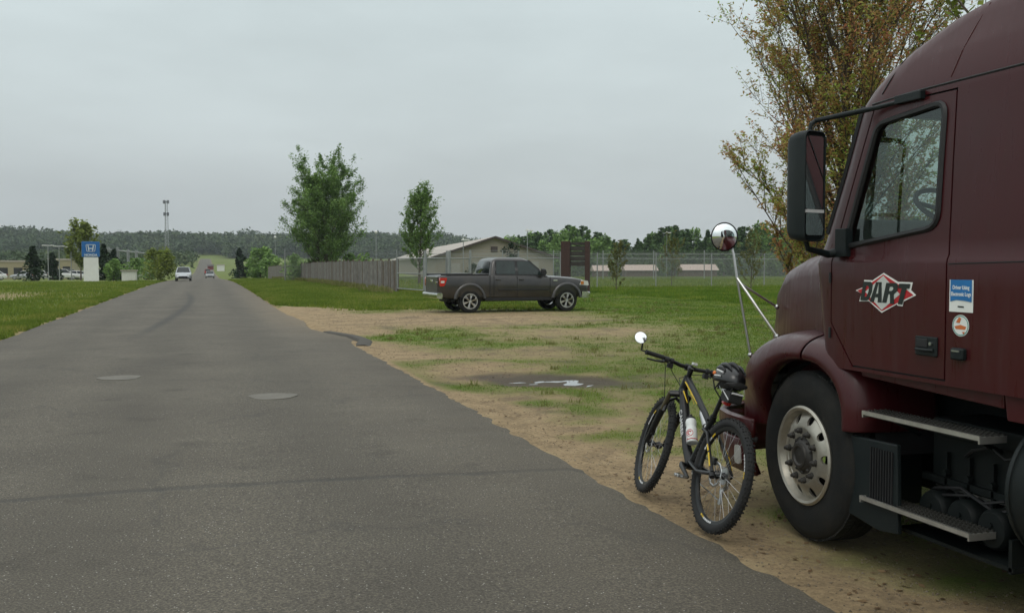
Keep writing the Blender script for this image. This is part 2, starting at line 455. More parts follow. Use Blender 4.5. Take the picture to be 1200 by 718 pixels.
# bitumen-sealed transverse crack and finer wandering cracks
wob = math_('MULTIPLY', math_('SUBTRACT', gnoise(.55, 7, .6), .5), .42)
cr = math_('ABSOLUTE', math_('SUBTRACT', math_('ADD', Y_, wob), 7.43), 0)
cm = N(nt, 'ShaderNodeMapRange'); cm.inputs['From Min'].default_value = .075; cm.inputs['From Max'].default_value = .03; L.new(cr, cm.inputs['Value'])
c0 = mixc(math_('MULTIPLY', math_('MULTIPLY', cm.outputs['Result'], math_('ADD', math_('MULTIPLY', gnoise(2.2, 5, .7), 1.1), .0)), .85), c0, dark.outputs[0])
vd = N(nt, 'ShaderNodeTexVoronoi', feature='DISTANCE_TO_EDGE', i_Scale=.28)
wv = N(nt, 'ShaderNodeVectorMath', operation='ADD'); wn = N(nt, 'ShaderNodeTexNoise', i_Scale=1.6, i_Detail=6.0); L.new(geo.outputs['Position'], wn.inputs['Vector'])
L.new(geo.outputs['Position'], wv.inputs[0]); L.new(wn.outputs['Color'], wv.inputs[1]); L.new(wv.outputs[0], vd.inputs['Vector'])
cm2 = N(nt, 'ShaderNodeMapRange'); cm2.inputs['From Min'].default_value = .014; cm2.inputs['From Max'].default_value = .003; L.new(vd.outputs['Distance'], cm2.inputs['Value'])
c0 = mixc(math_('MULTIPLY', cm2.outputs['Result'], math_('MULTIPLY', math_('GREATER_THAN', gnoise(.22, 2), .50), .26)), c0, dark.outputs[0])
# worn wheel tracks, oil drips and mottled repairs
wt = math_('SINE', math_('MULTIPLY', math_('ADD', X_, math_('MULTIPLY', gnoise(.15, 3), .8)), 3.5), 0)
wtr = N(nt, 'ShaderNodeMapRange'); wtr.inputs['From Min'].default_value = -1; wtr.inputs['From Max'].default_value = 1; wtr.inputs['To Min'].default_value = .93; wtr.inputs['To Max'].default_value = 1.08; L.new(wt, wtr.inputs['Value'])
stn = N(nt, 'ShaderNodeMapRange'); stn.inputs['From Min'].default_value = .58; stn.inputs['From Max'].default_value = .72; stn.inputs['To Min'].default_value = 1.0; stn.inputs['To Max'].default_value = .72; L.new(gnoise(1.7, 6, .6), stn.inputs['Value'])
vs_ = N(nt, 'ShaderNodeVectorMath', operation='SCALE'); L.new(c0, vs_.inputs[0]); L.new(math_('MULTIPLY', wtr.outputs['Result'], stn.outputs['Result']), vs_.inputs['Scale']); c0 = vs_.outputs['Vector']
# curved skid mark further up the road
dx = math_('SUBTRACT', X_, math_('MULTIPLY', math_('SINE', math_('MULTIPLY', math_('SUBTRACT', Y_, 22.0), .07), 0), .9))
sk = N(nt, 'ShaderNodeMapRange'); sk.inputs['From Min'].default_value = .22; sk.inputs['From Max'].default_value = .05; L.new(math_('ABSOLUTE', math_('ADD', dx, 1.6), 0), sk.inputs['Value'])
yr = N(nt, 'ShaderNodeMapRange'); yr.inputs['From Min'].default_value = 22; yr.inputs['From Max'].default_value = 27; L.new(Y_, yr.inputs['Value'])
yr2 = N(nt, 'ShaderNodeMapRange'); yr2.inputs['From Min'].default_value = 62; yr2.inputs['From Max'].default_value = 50; L.new(Y_, yr2.inputs['Value'])
c0 = mixc(math_('MULTIPLY', math_('MULTIPLY', sk.outputs['Result'], .62), math_('MULTIPLY', yr.outputs['Result'], yr2.outputs['Result'])), c0, dark.outputs[0])
# tan dust carried on from the sandy drive and along the right-hand edge
tan = N(nt, 'ShaderNodeRGB'); tan.outputs[0].default_value = (.19, .15, .10, 1)
ed = N(nt, 'ShaderNodeMapRange'); ed.inputs['From Min'].default_value = 1.2; ed.inputs['From Max'].default_value = 3.1; L.new(math_('ADD', X_, math_('MULTIPLY', math_('SUBTRACT', gnoise(1.3, 7, .7), .5), 2.2)), ed.inputs['Value'])
e2 = N(nt, 'ShaderNodeMapRange'); e2.inputs['From Min'].default_value = 21; e2.inputs['From Max'].default_value = 29; e2.inputs['To Min'].default_value = .12; L.new(Y_, e2.inputs['Value'])
e3 = N(nt, 'ShaderNodeMapRange'); e3.inputs['From Min'].default_value = 75; e3.inputs['From Max'].default_value = 38; e3.inputs['To Min'].default_value = .25; L.new(Y_, e3.inputs['Value'])
c0 = mixc(math_('MULTIPLY', ed.outputs['Result'], math_('MULTIPLY', e2.outputs['Result'], e3.outputs['Result'])), c0, tan.outputs[0])
L.new(c0, b.inputs['Base Color'])
b.inputs['Roughness'].default_value = .82; b.inputs['Specular IOR Level'].default_value = .35
bp = N(nt, 'ShaderNodeBump', i_Strength=.55, i_Distance=.012); L.new(math_('ADD', gnoise(75, 3, .7), math_('MULTIPLY', cm.outputs['Result'], -.8)), bp.inputs['Height']); L.new(bp.outputs['Normal'], b.inputs['Normal'])
M_asphalt = m
road = rd.build('road', M_asphalt, smooth=60); tag(road, kind='structure')

# pale round utility patches let into the asphalt
M_patch = mat('patch_concrete', (.142, .132, .110), rough=.85, var=.15, bump=.4, bscale=80)
for (cx, cy) in ((-1.21, 14.95), (.75, 12.35)):
    mbp = MB(); ring = []
    for i in range(28):
        a = 2 * pi * i / 28; r = .29 * (1 + .06 * sin(3 * a + cx) + .04 * sin(5 * a))
        ring.append((cx + r * cos(a), cy + r * sin(a)))
    c_ = ((cx + .75 + 0) )
    t = (cx + 4.45) / 7.45; zt = .03 + .05 * (1 - (2 * t - 1) ** 2)
    mbp.prism(ring, 2, zt - .02, zt + .005)
    o = mbp.build('manhole_cover', M_patch, smooth=0)
    tag(o, 'pale worn manhole cover in the asphalt left of the road centre' if cx < 0 else 'pale worn manhole cover in the asphalt nearer the lorry side of the road', 'manhole cover', 'manhole covers in the road')

# broken asphalt lip at the mouth of the sandy drive
lip = MB(); pts = [(2.85, 24.6), (2.93, 24.1), (3.05, 23.3), (3.2, 22.4), (3.28, 21.5), (3.15, 20.9), (3.05, 20.3)]
rings = []
for i, (x, y) in enumerate(pts):
    h = [.01, .02, .035, .045, .035, .02, .0][i]
    rings.append([(x - .16, y, -.02), (x - .10, y, h + .02), (x + .05, y, h + .025), (x + .14 + .03 * (i % 2), y, h - .01), (x + .2, y, -.04)])
lip.loft(rings)
tag(lip.build('kerb', mat('kerb_asphalt', (.062, .056, .046), rough=.9, bump=.6, bscale=30), smooth=30), kind='structure')

# puddle: still water lying in the muddy hollow
pd = MB(); ring = []
def puddle(cx, cy, rx, ry, rot, seed, zl):
    ring = []
    for i in range(60):
        a = 2 * pi * i / 60; r = 1 + .75 * (mnoise.noise(Vector((cos(a) * 1.7 + seed, sin(a) * 1.7, .3)))) + .45 * mnoise.noise(Vector((cos(a) * 5 + seed, sin(a) * 5, .9)))
        x = rx * r * cos(a); y = ry * r * sin(a); ring.append((cx + x * cos(rot) - y * sin(rot), cy + x * sin(rot) + y * cos(rot)))
    mb_ = MB(); mb_.prism(ring, 2, zl - .002, zl); return mb_
m_, nt, b = _new('puddle_water'); b.inputs['Base Color'].default_value = (.045, .034, .022, 1); b.inputs['Roughness'].default_value = .03; b.inputs['IOR'].default_value = 1.33; b.inputs['Coat Weight'].default_value = 1; b.inputs['Coat Roughness'].default_value = .0; b.inputs['Specular IOR Level'].default_value = .8
M_water = m_
# ================================================================== FAR SCENERY
M_galv = mat('galvanised_steel', (.30, .31, .31), rough=.5, metal=.6, var=.1)
M_white = mat('white_paint', (.72, .72, .70), rough=.45, var=.04, dirt=(.45, .42, .36), dirt_amt=.3)
M_wood = mat('weathered_boards', (.150, .140, .125), rough=.9, var=.35, vscale=3, bump=.3)
M_bark = mat('bark', (.085, .065, .048), rough=.95, var=.3, vscale=12, bump=.6, bscale=30)
M_brown = mat('dark_red_brown_stain', (.045, .021, .017), rough=.8, var=.25, vscale=8)
M_black = mat('matt_black', (.012, .012, .013), rough=.6, var=.2)

L_poplar = leafmat('poplar_leaves', (.11, .20, .05), (.25, .36, .11), (.17, .28, .075))
L_maple = leafmat('opening_maple_leaves', (.62, .20, .15), (.34, .58, .10), (.48, .37, .14), trans=.55, nscale=.8, coh=.35)
L_maple.node_tree.nodes['Color Ramp'].color_ramp.elements[1].position = .48
L_fresh = leafmat('fresh_yellow_green_leaves', (.15, .20, .035), (.25, .29, .06), trans=.3)
L_dark = leafmat('dark_evergreen_needles', (.012, .028, .012), (.030, .055, .020), trans=.1)
L_pine = leafmat('pine_needles', (.050, .105, .038), (.110, .175, .055), trans=.1)
L_wood = leafmat('hillside_wood_leaves', (.030, .060, .020), (.090, .115, .034), (.050, .080, .026), trans=.15, nscale=.03, coh=.6)
L_sap = leafmat('sapling_leaves', (.14, .17, .04), (.20, .18, .07), trans=.3)

class Leaves:
    """numpy cloud of small folded leaf faces"""
    def __init__(s): s.p = []; s.q = []; s.base = 0
    def add(s, c, size, asp=1.6, up=.35, seed=None):
        c = np.asarray(c, float); n = len(c)
        if n == 0: return
        nrm = rng.normal(size=(n, 3)); nrm[:, 2] += up * 2 * np.sign(nrm[:, 2] + 1e-6); nrm /= np.linalg.norm(nrm, axis=1)[:, None]
        t = rng.normal(size=(n, 3)); t -= (t * nrm).sum(1)[:, None] * nrm; t /= np.linalg.norm(t, axis=1)[:, None]
        w = np.cross(nrm, t); sz = (np.asarray(size) * rng.uniform(.6, 1.3, n))[:, None]
        l_ = t * sz * .5 * asp; ww = w * sz * .5
        pts = np.stack([c - l_, c + ww * .8 + l_ * -.15, c + l_, c - ww * .8 + l_ * -.15], 1)
        s.p.append(pts.reshape(-1, 3))
    def build(s, name, mat_, parent=None, off=(0, 0, 0)):
        v = np.concatenate(s.p) - np.array(off); n = len(v) // 4
        me = bpy.data.meshes.new(name); me.vertices.add(len(v)); me.vertices.foreach_set('co', v.ravel())
        me.loops.add(n * 4); me.loops.foreach_set('vertex_index', np.arange(n * 4))
        me.polygons.add(n); me.polygons.foreach_set('loop_start', np.arange(0, n * 4, 4)); me.polygons.foreach_set('loop_total', np.full(n, 4))
        me.update(calc_edges=True); me.materials.append(mat_)
        o = bpy.data.objects.new(name, me); COL.objects.link(o)
        if parent is not None: o.parent = parent
        return o

def branch_tree(name, label, loc, H, R, leaf, nleaf, lsize, base=.25, spread=35, nb=26, trunk_r=None, stems=1, group=None, cat='tree', shape='oval', seed=1, twig_r=.006, twigs=5, sub=4, lean=0.0, droop=0.0, clump=.16, asp=1.6):
    r_ = random.Random(seed); root = empty(name, loc); tag(root, label, cat, group)
    tb = MB(); tips = []; trunk_r = trunk_r or H * .016
    def env(t):
        t = max(0, min(1, t))
        if shape == 'oval': return (sin(pi * min(1, t * .93 + .07) ** .75) ** .7)
        if shape == 'cone': return (1 - t) ** .8 * .95 + .05
        if shape == 'poplar': return (min(1, t / .12) ** .6) * (1 - t * .93) ** .62
        if shape == 'vase': return .45 + .75 * t if t < .55 else .86 * (1 - ((t - .55) / .47) ** 2) ** .5 if t < 1 else .1
        return 1
    for s_ in range(stems):
        a0 = 2 * pi * s_ / stems + r_.random(); offr = 0 if stems == 1 else R * .25
        hh = H * (1 if s_ == 0 else r_.uniform(.72, .92))
        tp = [];
        for i in range(9):
            t = i / 8; tp.append(Vector((offr * t ** .7 * cos(a0) + .12 * R * sin(2.2 * t + s_) * t + lean * t * t, offr * t ** .7 * sin(a0) + .08 * R * sin(3 * t + 2 * s_) * t, hh * .97 * t)))
        tb.tube(tp, [trunk_r * (1 - .93 * i / 8) * (1.35 if i == 0 else 1) for i in range(9)], n=8)
        def at(t):
            f = t * 8; i = min(7, int(f)); return tp[i].lerp(tp[i + 1], f - i)
        n1 = nb // stems
        for k in range(n1):
            t = base + (1 - base) * ((k + r_.random() * .8) / n1) * .97
            u = (t - base) / (1 - base); p = at(t); az = k * 2.399 + r_.uniform(-.4, .4)
            ln = R * env(u) * r_.uniform(.75, 1.12) * (1 if stems == 1 else .72)
            el = radians(spread + (80 - spread) * u * .75 + r_.uniform(-9, 9))
            d = Vector((cos(az) * cos(el), sin(az) * cos(el), sin(el)))
            ln = min(ln / max(.35, cos(el)), H * .5); pts = [p]
            for j in range(5):
                d = (d + Vector((r_.uniform(-.12, .12), r_.uniform(-.12, .12), .07 - droop + r_.uniform(-.08, .08)))).normalized(); pts.append(pts[-1] + d * ln / 5)
            br = trunk_r * .36 * (1 - .65 * u)
            tb.tube(pts, [br, br * .8, br * .6, br * .42, br * .28, br * .14], n=5)
            for j in range(sub):
                f = 1.2 + 3.8 * (j + r_.random()) / sub; i = min(4, int(f)); q = pts[i].lerp(pts[i + 1], f - i)
                d2 = (d + Vector((r_.uniform(-1, 1), r_.uniform(-1, 1), r_.uniform(-.3, .8))) * .8).normalized(); l2 = ln * r_.uniform(.22, .42)
                q2 = q + d2 * l2 * .5; q3 = q2 + (d2 + Vector((0, 0, .25 - droop))).normalized() * l2 * .5
                tb.tube([q, q2, q3], [br * .32, br * .2, twig_r * .5], n=4)
                tips.append((q, q2, q3, l2))
                for e in range(twigs):
                    g = r_.random(); o_ = q.lerp(q3, g); d3 = (d2 + Vector((r_.uniform(-1, 1), r_.uniform(-1, 1), r_.uniform(-.4, 1))) * .8).normalized(); l3 = l2 * r_.uniform(.3, .6)
                    if twig_r > 0: tb.tube([o_, o_ + d3 * l3], [twig_r, twig_r * .4], n=3)
                    tips.append((o_, o_ + d3 * l3 * .5, o_ + d3 * l3, l3))
            tips.append((pts[3], pts[4], pts[5], ln * .4))
    tb.build('trunk', M_bark, root, smooth=60)
    T = np.array([[list(a), list(b_), list(c_)] for a, b_, c_, _ in tips]); LN = np.array([t[3] for t in tips])
    idx = rng.integers(0, len(T), nleaf); g = rng.uniform(0.15, 1.02, nleaf)[:, None]
    P = np.where(g < .5, T[idx, 0] * (1 - 2 * g) + T[idx, 1] * 2 * g, T[idx, 1] * (2 - 2 * g) + T[idx, 2] * (2 * g - 1))
    P = P + rng.normal(size=P.shape) * (clump * LN[idx])[:, None]
    lv = Leaves(); lv.add(P, lsize, asp=asp); lv.build('crown', leaf, root)
    return root

def clump_tree(name, label, loc, H, R, leaf, n, lsize, base=.1, group=None, cat='tree', seed=1, shape='round', nclump=22, trunk=True):
    """dense small tree: leaf clusters spread through an uneven crown"""
    r_ = random.Random(seed); root = empty(name, loc); tag(root, label, cat, group)
    cs = []; H0 = H * base
    for k in range(nclump):
        t = r_.random() ** (1.25 if shape == 'cone' else .9); a = r_.uniform(0, 2 * pi)
        if shape == 'cone': rr = R * (1 - t) ** .9 + .06 * R
        else: rr = R * (1 - (2 * t - .9) ** 2 * .75) ** .5
        rr2 = rr * sqrt(r_.random()) * .8
        cs.append((rr2 * cos(a), rr2 * sin(a), H0 + (H - H0) * t * .93, rr * r_.uniform(.3, .55) + .05 * R))
    if shape == 'cone':
        for q in range(6): t = .5 + q * .085; cs.append((0, 0, H0 + (H - H0) * t, R * (1 - t) * .6 + .04 * R))
    lv = Leaves(); C = np.array(cs); idx = rng.integers(0, len(C), n)
    d = rng.normal(size=(n, 3)); d /= np.linalg.norm(d, axis=1)[:, None]; d *= (rng.random(n) ** .45)[:, None]; d[:, 2] *= 1.15
    P = C[idx, :3] + d * C[idx, 3][:, None]; P[:, 2] = np.maximum(P[:, 2], .05)
    lv.add(P, lsize); lv.build('crown', leaf, root)
    tb = MB(); tr = max(.05, H * .018); tb.tube([(0, 0, 0), (tr * .5, 0, H * .4), (0, tr, H * .8)], [tr * 1.2, tr * .8, tr * .2], n=6)
    for k in range(5):
        a = k * 2.4; z = H * (.25 + .1 * k); tb.tube([(0, 0, z), (R * .5 * cos(a), R * .5 * sin(a), z + H * .12)], [tr * .35, tr * .1], n=4)
    tb.build('trunk', M_bark, root, smooth=60)
    return root

def P3(x, y, dz=0): return (x, y, tz(x, y) + dz)
def polar(u, D):
    """world x, y at distance D (metres ahead) in the direction that photo column u looks"""
    h = radians(17.25) + atan2((u - 600) / 1150, 1); return D * sin(h), D * cos(h)

# --- two poplars and the smaller trees along the road --------------------------------
x, y = polar(379, 103)
branch_tree('poplar_tree', 'large broad green poplar rising behind the board fence', P3(x, y), 10.7, 6.0, L_poplar, 80000, .13, base=.04, spread=30, nb=105, stems=3, shape='poplar', seed=5, twig_r=.014, twigs=4, sub=4, clump=.2)
x, y = polar(491.5, 82)
branch_tree('poplar_tree', 'smaller slim green poplar standing left of the pale long building', P3(x, y), 7.0, 1.95, L_poplar, 19000, .11, base=.16, spread=38, nb=58, shape='poplar', seed=9, twig_r=.01, twigs=4, sub=4, clump=.22)
x, y = polar(305, 170)
clump_tree('shrub_tree', 'bright green low tree left of the large poplar', P3(x, y), 5.2, 2.6, L_poplar, 1800, .42, seed=4)
x, y = polar(318, 165); clump_tree('shrub_tree', 'small rounded green tree touching the foot of the large poplar', P3(x, y), 4.2, 2.2, L_poplar, 1400, .4, seed=14)
x, y = polar(281, 190); clump_tree('evergreen_tree', 'dark evergreen standing right of the far road cars', P3(x, y), 5.8, 2.2, L_dark, 1600, .42, seed=5, shape='cone')
x, y = polar(350, 112); clump_tree('shrub', 'leafy bush behind the far end of the board fence', P3(x, y), 2.8, 2.2, L_poplar, 1400, .26, seed=8, cat='shrub')
x, y = polar(420, 104); clump_tree('shrub', 'leafy bush behind the board fence right of the large poplar', P3(x, y), 3.0, 2.0, L_poplar, 1400, .26, seed=18, cat='shrub')
# --- left side
x, y = polar(95, 150); branch_tree('deciduous_tree', 'thin olive green tree rising behind the blue topped sign', P3(x, y), 6.4, 2.3, L_fresh, 2600, .36, base=.2, nb=30, seed=3, twig_r=.02, twigs=3, clump=.25)
x, y = polar(185, 118); clump_tree('round_shrub', 'rounded yellow green bush beside the road', P3(x, y), 3.6, 1.9, L_fresh, 2600, .22, base=.03, seed=3, cat='shrub')
for i, (u, D, h, r, lab) in enumerate([(40, 135, 4.4, 2.0, 'dark evergreen beside the tan buildings, leftmost of the dark evergreens'), (122, 140, 4.9, 2.0, 'dark evergreen directly right of the blue topped sign'), (134, 150, 4.5, 1.8, 'dark evergreen right of the sign, rightmost of the dark evergreens'), (62, 160, 4.2, 1.7, 'dark evergreen between the two tan buildings')]):
    x, y = polar(u, D); clump_tree('evergreen_tree', lab, P3(x, y), h, r, L_dark, 1500, .32, seed=30 + i, shape='cone', group='dark evergreens by the dealership')
for i, (u, D, h, r, lab) in enumerate([(133, 122, 2.4, 1.2, 'low green bush right of the white pylon'), (160, 126, 2.5, 1.5, 'low green bush left of the yellow green bush'), (172, 150, 3.0, 1.6, 'green bush just behind the yellow green bush')]):
    x, y = polar(u, D); clump_tree('shrub', lab, P3(x, y), h, r, L_poplar, 900, .24, seed=50 + i, cat='shrub', group='bushes on the dealership verge')

# --- conifer row behind the chain link fences ----------------------------------------
cr_ = random.Random(21); protos = []
for k in range(6):
    p_ = clump_tree('conifer_tree', 'green conifer in the long row beyond the fences', (0, 0, 0), 8.5, [1.9, 2.3, 1.7, 2.6, 2.0, 2.4][k], [L_pine, L_pine, L_pine, L_poplar, L_pine, L_poplar][k], 1500, .42, seed=60 + k, shape='cone' if k % 3 else 'round', nclump=40, group='conifers beyond the fences')
    protos.append(p_)
hgt = [(570, 6.5), (600, 7.0), (640, 9.0), (665, 9.8), (690, 8.5), (705, 7.5), (725, 6.5), (750, 6.8), (770, 9.2), (800, 9.6), (830, 8.6), (860, 9.2), (900, 9.5), (930, 10), (1120, 10)]
u = 571; n_c = 0
while u < 1110:
    D = cr_.uniform(195, 250); x, y = polar(u, D)
    for (a_, ha), (b_, hb) in zip(hgt, hgt[1:]):
        if a_ <= u < b_: hh = ha + (hb - ha) * (u - a_) / (b_ - a_)
    hh = (hh + 2.0) * D / 220 * cr_.uniform(.74, 1.08)
    o = protos[n_c] if n_c < 6 else copy_tree(protos[cr_.randrange(6)])
    o.location = P3(x, y, -.2); s_ = hh / 8.5; o.scale = (s_ * cr_.uniform(.9, 1.3), s_ * cr_.uniform(.9, 1.3), s_); o.rotation_euler.z = cr_.uniform(0, 6)
    n_c += 1; u += cr_.uniform(1.6, 4.4)

# --- forest on the far ridge: one mass -------------------------------------------------
lv = Leaves(); nF = 5200
Yf = rng.uniform(770, 1010, nF); az = np.radians(rng.uniform(-14, 15.5, nF)); Xf = Yf * np.tan(az)
okm = ~((np.abs(Xf - 0) < 14) & (Yf < 850)); Xf = Xf[okm]; Yf = Yf[okm]; Zf = terrain(Xf, Yf)
hF = rng.uniform(7, 13, len(Xf)) * (.75 + .6 * vnoise(Xf / 37. + 5, Yf / 60.)); rF = rng.uniform(3.2, 5.6, len(Xf))
per = 34
C = np.repeat(np.stack([Xf, Yf, Zf + hF * .6], 1), per, 0); R3 = np.repeat(np.stack([rF, rF, hF * .48], 1), per, 0)
d = rng.normal(size=C.shape); d /= np.linalg.norm(d, axis=1)[:, None]; d *= (rng.random(len(C)) ** .35)[:, None]
lv.add(C + d * R3, 2.3, asp=1.2)
o = lv.build('hillside_forest', L_wood); tag(o, 'dense wood covering the low ridge on the horizon', 'forest', kind='stuff')
# scattered hedgerow trees in the dip, left of the road
lv = Leaves(); nF = 240
u_ = rng.uniform(-60, 228, nF); D_ = rng.uniform(420, 640, nF)
h_ = np.radians(17.25) + np.arctan2(u_ - 600, 1150); Xf = D_ * np.sin(h_); Yf = D_ * np.cos(h_); Zf = terrain(Xf, Yf)
C = np.repeat(np.stack([Xf, Yf, Zf + 3.5], 1), 40, 0); d = rng.normal(size=C.shape); d /= np.linalg.norm(d, axis=1)[:, None]; d *= (rng.random(len(C)) ** .4)[:, None] * 4.2
lv.add(C + d * np.array([1.1, 1.1, .9]), 1.5, asp=1.2); o = lv.build('far_hedgerow', L_wood); tag(o, 'dark belt of distant trees below the wooded ridge', 'tree belt', kind='stuff')

# --- long pale building -----------------------------------------------------------------
M_tanwall = mat('tan_metal_siding', (.27, .235, .185), rough=.7, var=.06)
M_roof = mat('pale_metal_roof', (.38, .335, .29), rough=.6, var=.08)
M_dtrim = mat('dark_brown_trim', (.05, .035, .03), rough=.6)
bx, by = polar(580, 130); B = empty('storage_building', P3(bx, by), -radians(7.5)); tag(B, 'long tan building with pale gabled roof and dark edge trim beyond the fence', 'building')
W, Ln, eh, rh = 7.9, 118, 2.95, 5.5
w = MB(); w.prism([(-W, 0), (W, 0), (W, eh), (0, rh), (-W, eh)], 1, 0, Ln)
for k in range(64):                                                    # ribbed siding on the gable
    xx = -W + .1 + k * (2 * W - .2) / 63; w.box((xx, -.02, eh / 2), (.05, .04, eh))
w.build('wall', M_tanwall, B, smooth=0)
r = MB()
for s_ in (-1, 1):
    r.prism([(0, rh + .02), (0, rh + .14), (s_ * (W + .6), eh + .14 - .2), (s_ * (W + .6), eh - .2)], 1, -.5, Ln + .5)
r.build('roof', M_roof, B, smooth=0)
r = MB()
for s_ in (-1, 1):
    r.prism([(0, rh - .1), (0, rh + .18), (s_ * (W + .65), eh + .16 - .2), (s_ * (W + .65), eh - .14 - .2)], 1, -.62, -.503)
r.build('roof_trim', M_dtrim, B, smooth=0)
r = MB(); r.box((-.1, -.06, 3.95), (.9, .08, .7)); r.build('gable_vent', M_dtrim, B, smooth=0)
for xx, ww, hh in ((-5.2, 1.2, 2.1), (-1.5, 3.0, 2.3), (4.4, 3.0, 2.3)):
    d_ = MB(); d_.box((xx, -.05, hh / 2), (ww, .08, hh)); d_.build('door', mat('pale_door', (.30, .28, .25), rough=.6), B, smooth=0)

x, y = polar(598, 112); clump_tree('evergreen_tree', 'small dark tree standing right before the gable of the long building', P3(x, y), 4.4, 1.3, L_dark, 1500, .2, seed=77, shape='round')
x, y = polar(553, 108); clump_tree('shrub', 'small dark bush before the gable wall of the long building', P3(x, y), 1.9, .8, L_dark, 700, .14, seed=78, cat='shrub')
# --- fences ------------------------------------------------------------------------------
def fence_pts(a, b_, step):
    a = Vector(a); b_ = Vector(b_); n = max(1, int((b_ - a).length / step)); return [a.lerp(b_, i / n) for i in range(n + 1)]
root = empty('board_fence', P3(10.7, 57.5)); tag(root, 'weathered grey brown board fence running away beside the road', 'fence')
line = [(10.7, 57.5), (10.1, 72), (10.0, 100), (9.6, 130), (9.1, 158)]
bd = MB(); fr = random.Random(3); posts = []
for a, b_ in zip(line, line[1:]):
    L_ = math.hypot(b_[0] - a[0], b_[1] - a[1]); n = int(L_ / .165); ang = atan2(b_[1] - a[1], b_[0] - a[0])
    for i in range(n):
        t = i / n; x = a[0] + (b_[0] - a[0]) * t; y = a[1] + (b_[1] - a[1]) * t; h = 1.9 + fr.uniform(-.05, .05)
        R = Matrix.Rotation(ang, 3, 'Z') @ Matrix.Rotation(fr.uniform(-.012, .012), 3, 'Y')
        bd.m = fr.choice([0, 0, 1, 2]); bd.box((x, y, tz(x, y) + h / 2), (.15, .022, h), R)
    for t in np.arange(0, 1, 2.4 / L_): posts.append((a[0] + (b_[0] - a[0]) * t, a[1] + (b_[1] - a[1]) * t))
M_wood2 = mat('grey_boards', (.185, .178, .162), rough=.9, var=.35, vscale=3); M_wood3 = mat('dark_boards', (.10, .075, .055), rough=.9, var=.35, vscale=3)
bd.build('boards', [M_wood, M_wood2, M_wood3], root, smooth=0, off=root.location)
for (x, y) in posts:
    p_ = MB(); p_.box((x + .08, y, tz(x, y) + 1.0), (.11, .11, 2.05)); p_.build('post', M_wood3, root, smooth=0, off=root.location)

def chainmat():
    m = bpy.data.materials.new('chain_link_wire'); m.use_nodes = True; nt = m.node_tree; nt.nodes.clear(); L = nt.links
    o = N(nt, 'ShaderNodeOutputMaterial'); t = N(nt, 'ShaderNodeBsdfTransparent'); d = N(nt, 'ShaderNodeBsdfPrincipled')
    d.inputs['Base Color'].default_value = (.30, .32, .31, 1); d.inputs['Metallic'].default_value = .4; d.inputs['Roughness'].default_value = .5
    g = N(nt, 'ShaderNodeTexCoord'); sp = N(nt, 'ShaderNodeSeparateXYZ'); L.new(g.outputs['UV'], sp.inputs[0])
    outs = []
    for sgn in (1, -1):
        a = N(nt, 'ShaderNodeMath', operation='MULTIPLY'); a.inputs[1].default_value = sgn; L.new(sp.outputs['Y'], a.inputs[0])
        c = N(nt, 'ShaderNodeMath', operation='ADD'); L.new(sp.outputs['X'], c.inputs[0]); L.new(a.outputs[0], c.inputs[1])
        s2 = N(nt, 'ShaderNodeMath', operation='MULTIPLY'); s2.inputs[1].default_value = 13.0; L.new(c.outputs[0], s2.inputs[0])
        f = N(nt, 'ShaderNodeMath', operation='FRACT'); L.new(s2.outputs[0], f.inputs[0])
        l = N(nt, 'ShaderNodeMath', operation='LESS_THAN'); l.inputs[1].default_value = .10; L.new(f.outputs[0], l.inputs[0]); outs.append(l.outputs[0])
    mx_ = N(nt, 'ShaderNodeMath', operation='MAXIMUM'); L.new(outs[0], mx_.inputs[0]); L.new(outs[1], mx_.inputs[1])
    ms = N(nt, 'ShaderNodeMixShader'); L.new(mx_.outputs[0], ms.inputs['Fac']); L.new(t.outputs[0], ms.inputs[1]); L.new(d.outputs[0], ms.inputs[2]); L.new(ms.outputs[0], o.inputs['Surface'])
    return m
M_chain = chainmat()
def chain_fence(label, pts, h, step, post_r=.045, barbed=True):
    root = empty('chain_link_fence', P3(*pts[0])); tag(root, label, 'fence', 'chain link fences'); off = Vector(root.location)
    rail = MB(); verts = []; uvs = []; faces = []; s_ = 0; ps = []
    for a, b_ in zip(pts, pts[1:]):
        L_ = math.hypot(b_[0] - a[0], b_[1] - a[1]); n = max(1, round(L_ / step))
        for i in range(n):
            x0, y0 = a[0] + (b_[0] - a[0]) * i / n, a[1] + (b_[1] - a[1]) * i / n; x1, y1 = a[0] + (b_[0] - a[0]) * (i + 1) / n, a[1] + (b_[1] - a[1]) * (i + 1) / n
            z0, z1 = tz(x0, y0), tz(x1, y1); k = len(verts)
            verts += [(x0, y0, z0 + .05), (x1, y1, z1 + .05), (x1, y1, z1 + h), (x0, y0, z0 + h)]; uvs += [(s_, 0), (s_ + L_ / n, 0), (s_ + L_ / n, h), (s_, h)]; s_ += L_ / n
            faces.append((k, k + 1, k + 2, k + 3)); rail.tube([(x0, y0, z0 + h), (x1, y1, z1 + h)], .022, n=6)
            if barbed:
                for q in (.14, .27, .40): rail.tube([(x0, y0, z0 + h + q), (x1, y1, z1 + h + q)], .008, n=4)
            ps.append((x0, y0))
    ps.append(pts[-1])
    me = bpy.data.meshes.new('wire_mesh'); me.from_pydata([tuple(Vector(v) - off) for v in verts], [], faces); uv = me.uv_layers.new(name='uv')
    for i, l in enumerate(me.loops): uv.data[i].uv = uvs[l.vertex_index]
    me.materials.append(M_chain); o = bpy.data.objects.new('wire_mesh', me); COL.objects.link(o); o.parent = root
    rail.build('rail', M_galv, root, smooth=60, off=off)
    for x, y in ps:
        p_ = MB(); p_.cyl((x, y, tz(x, y)), (x, y, tz(x, y) + h + (.42 if barbed else .06)), post_r, n=8); p_.build('post', M_galv, root, off=off)
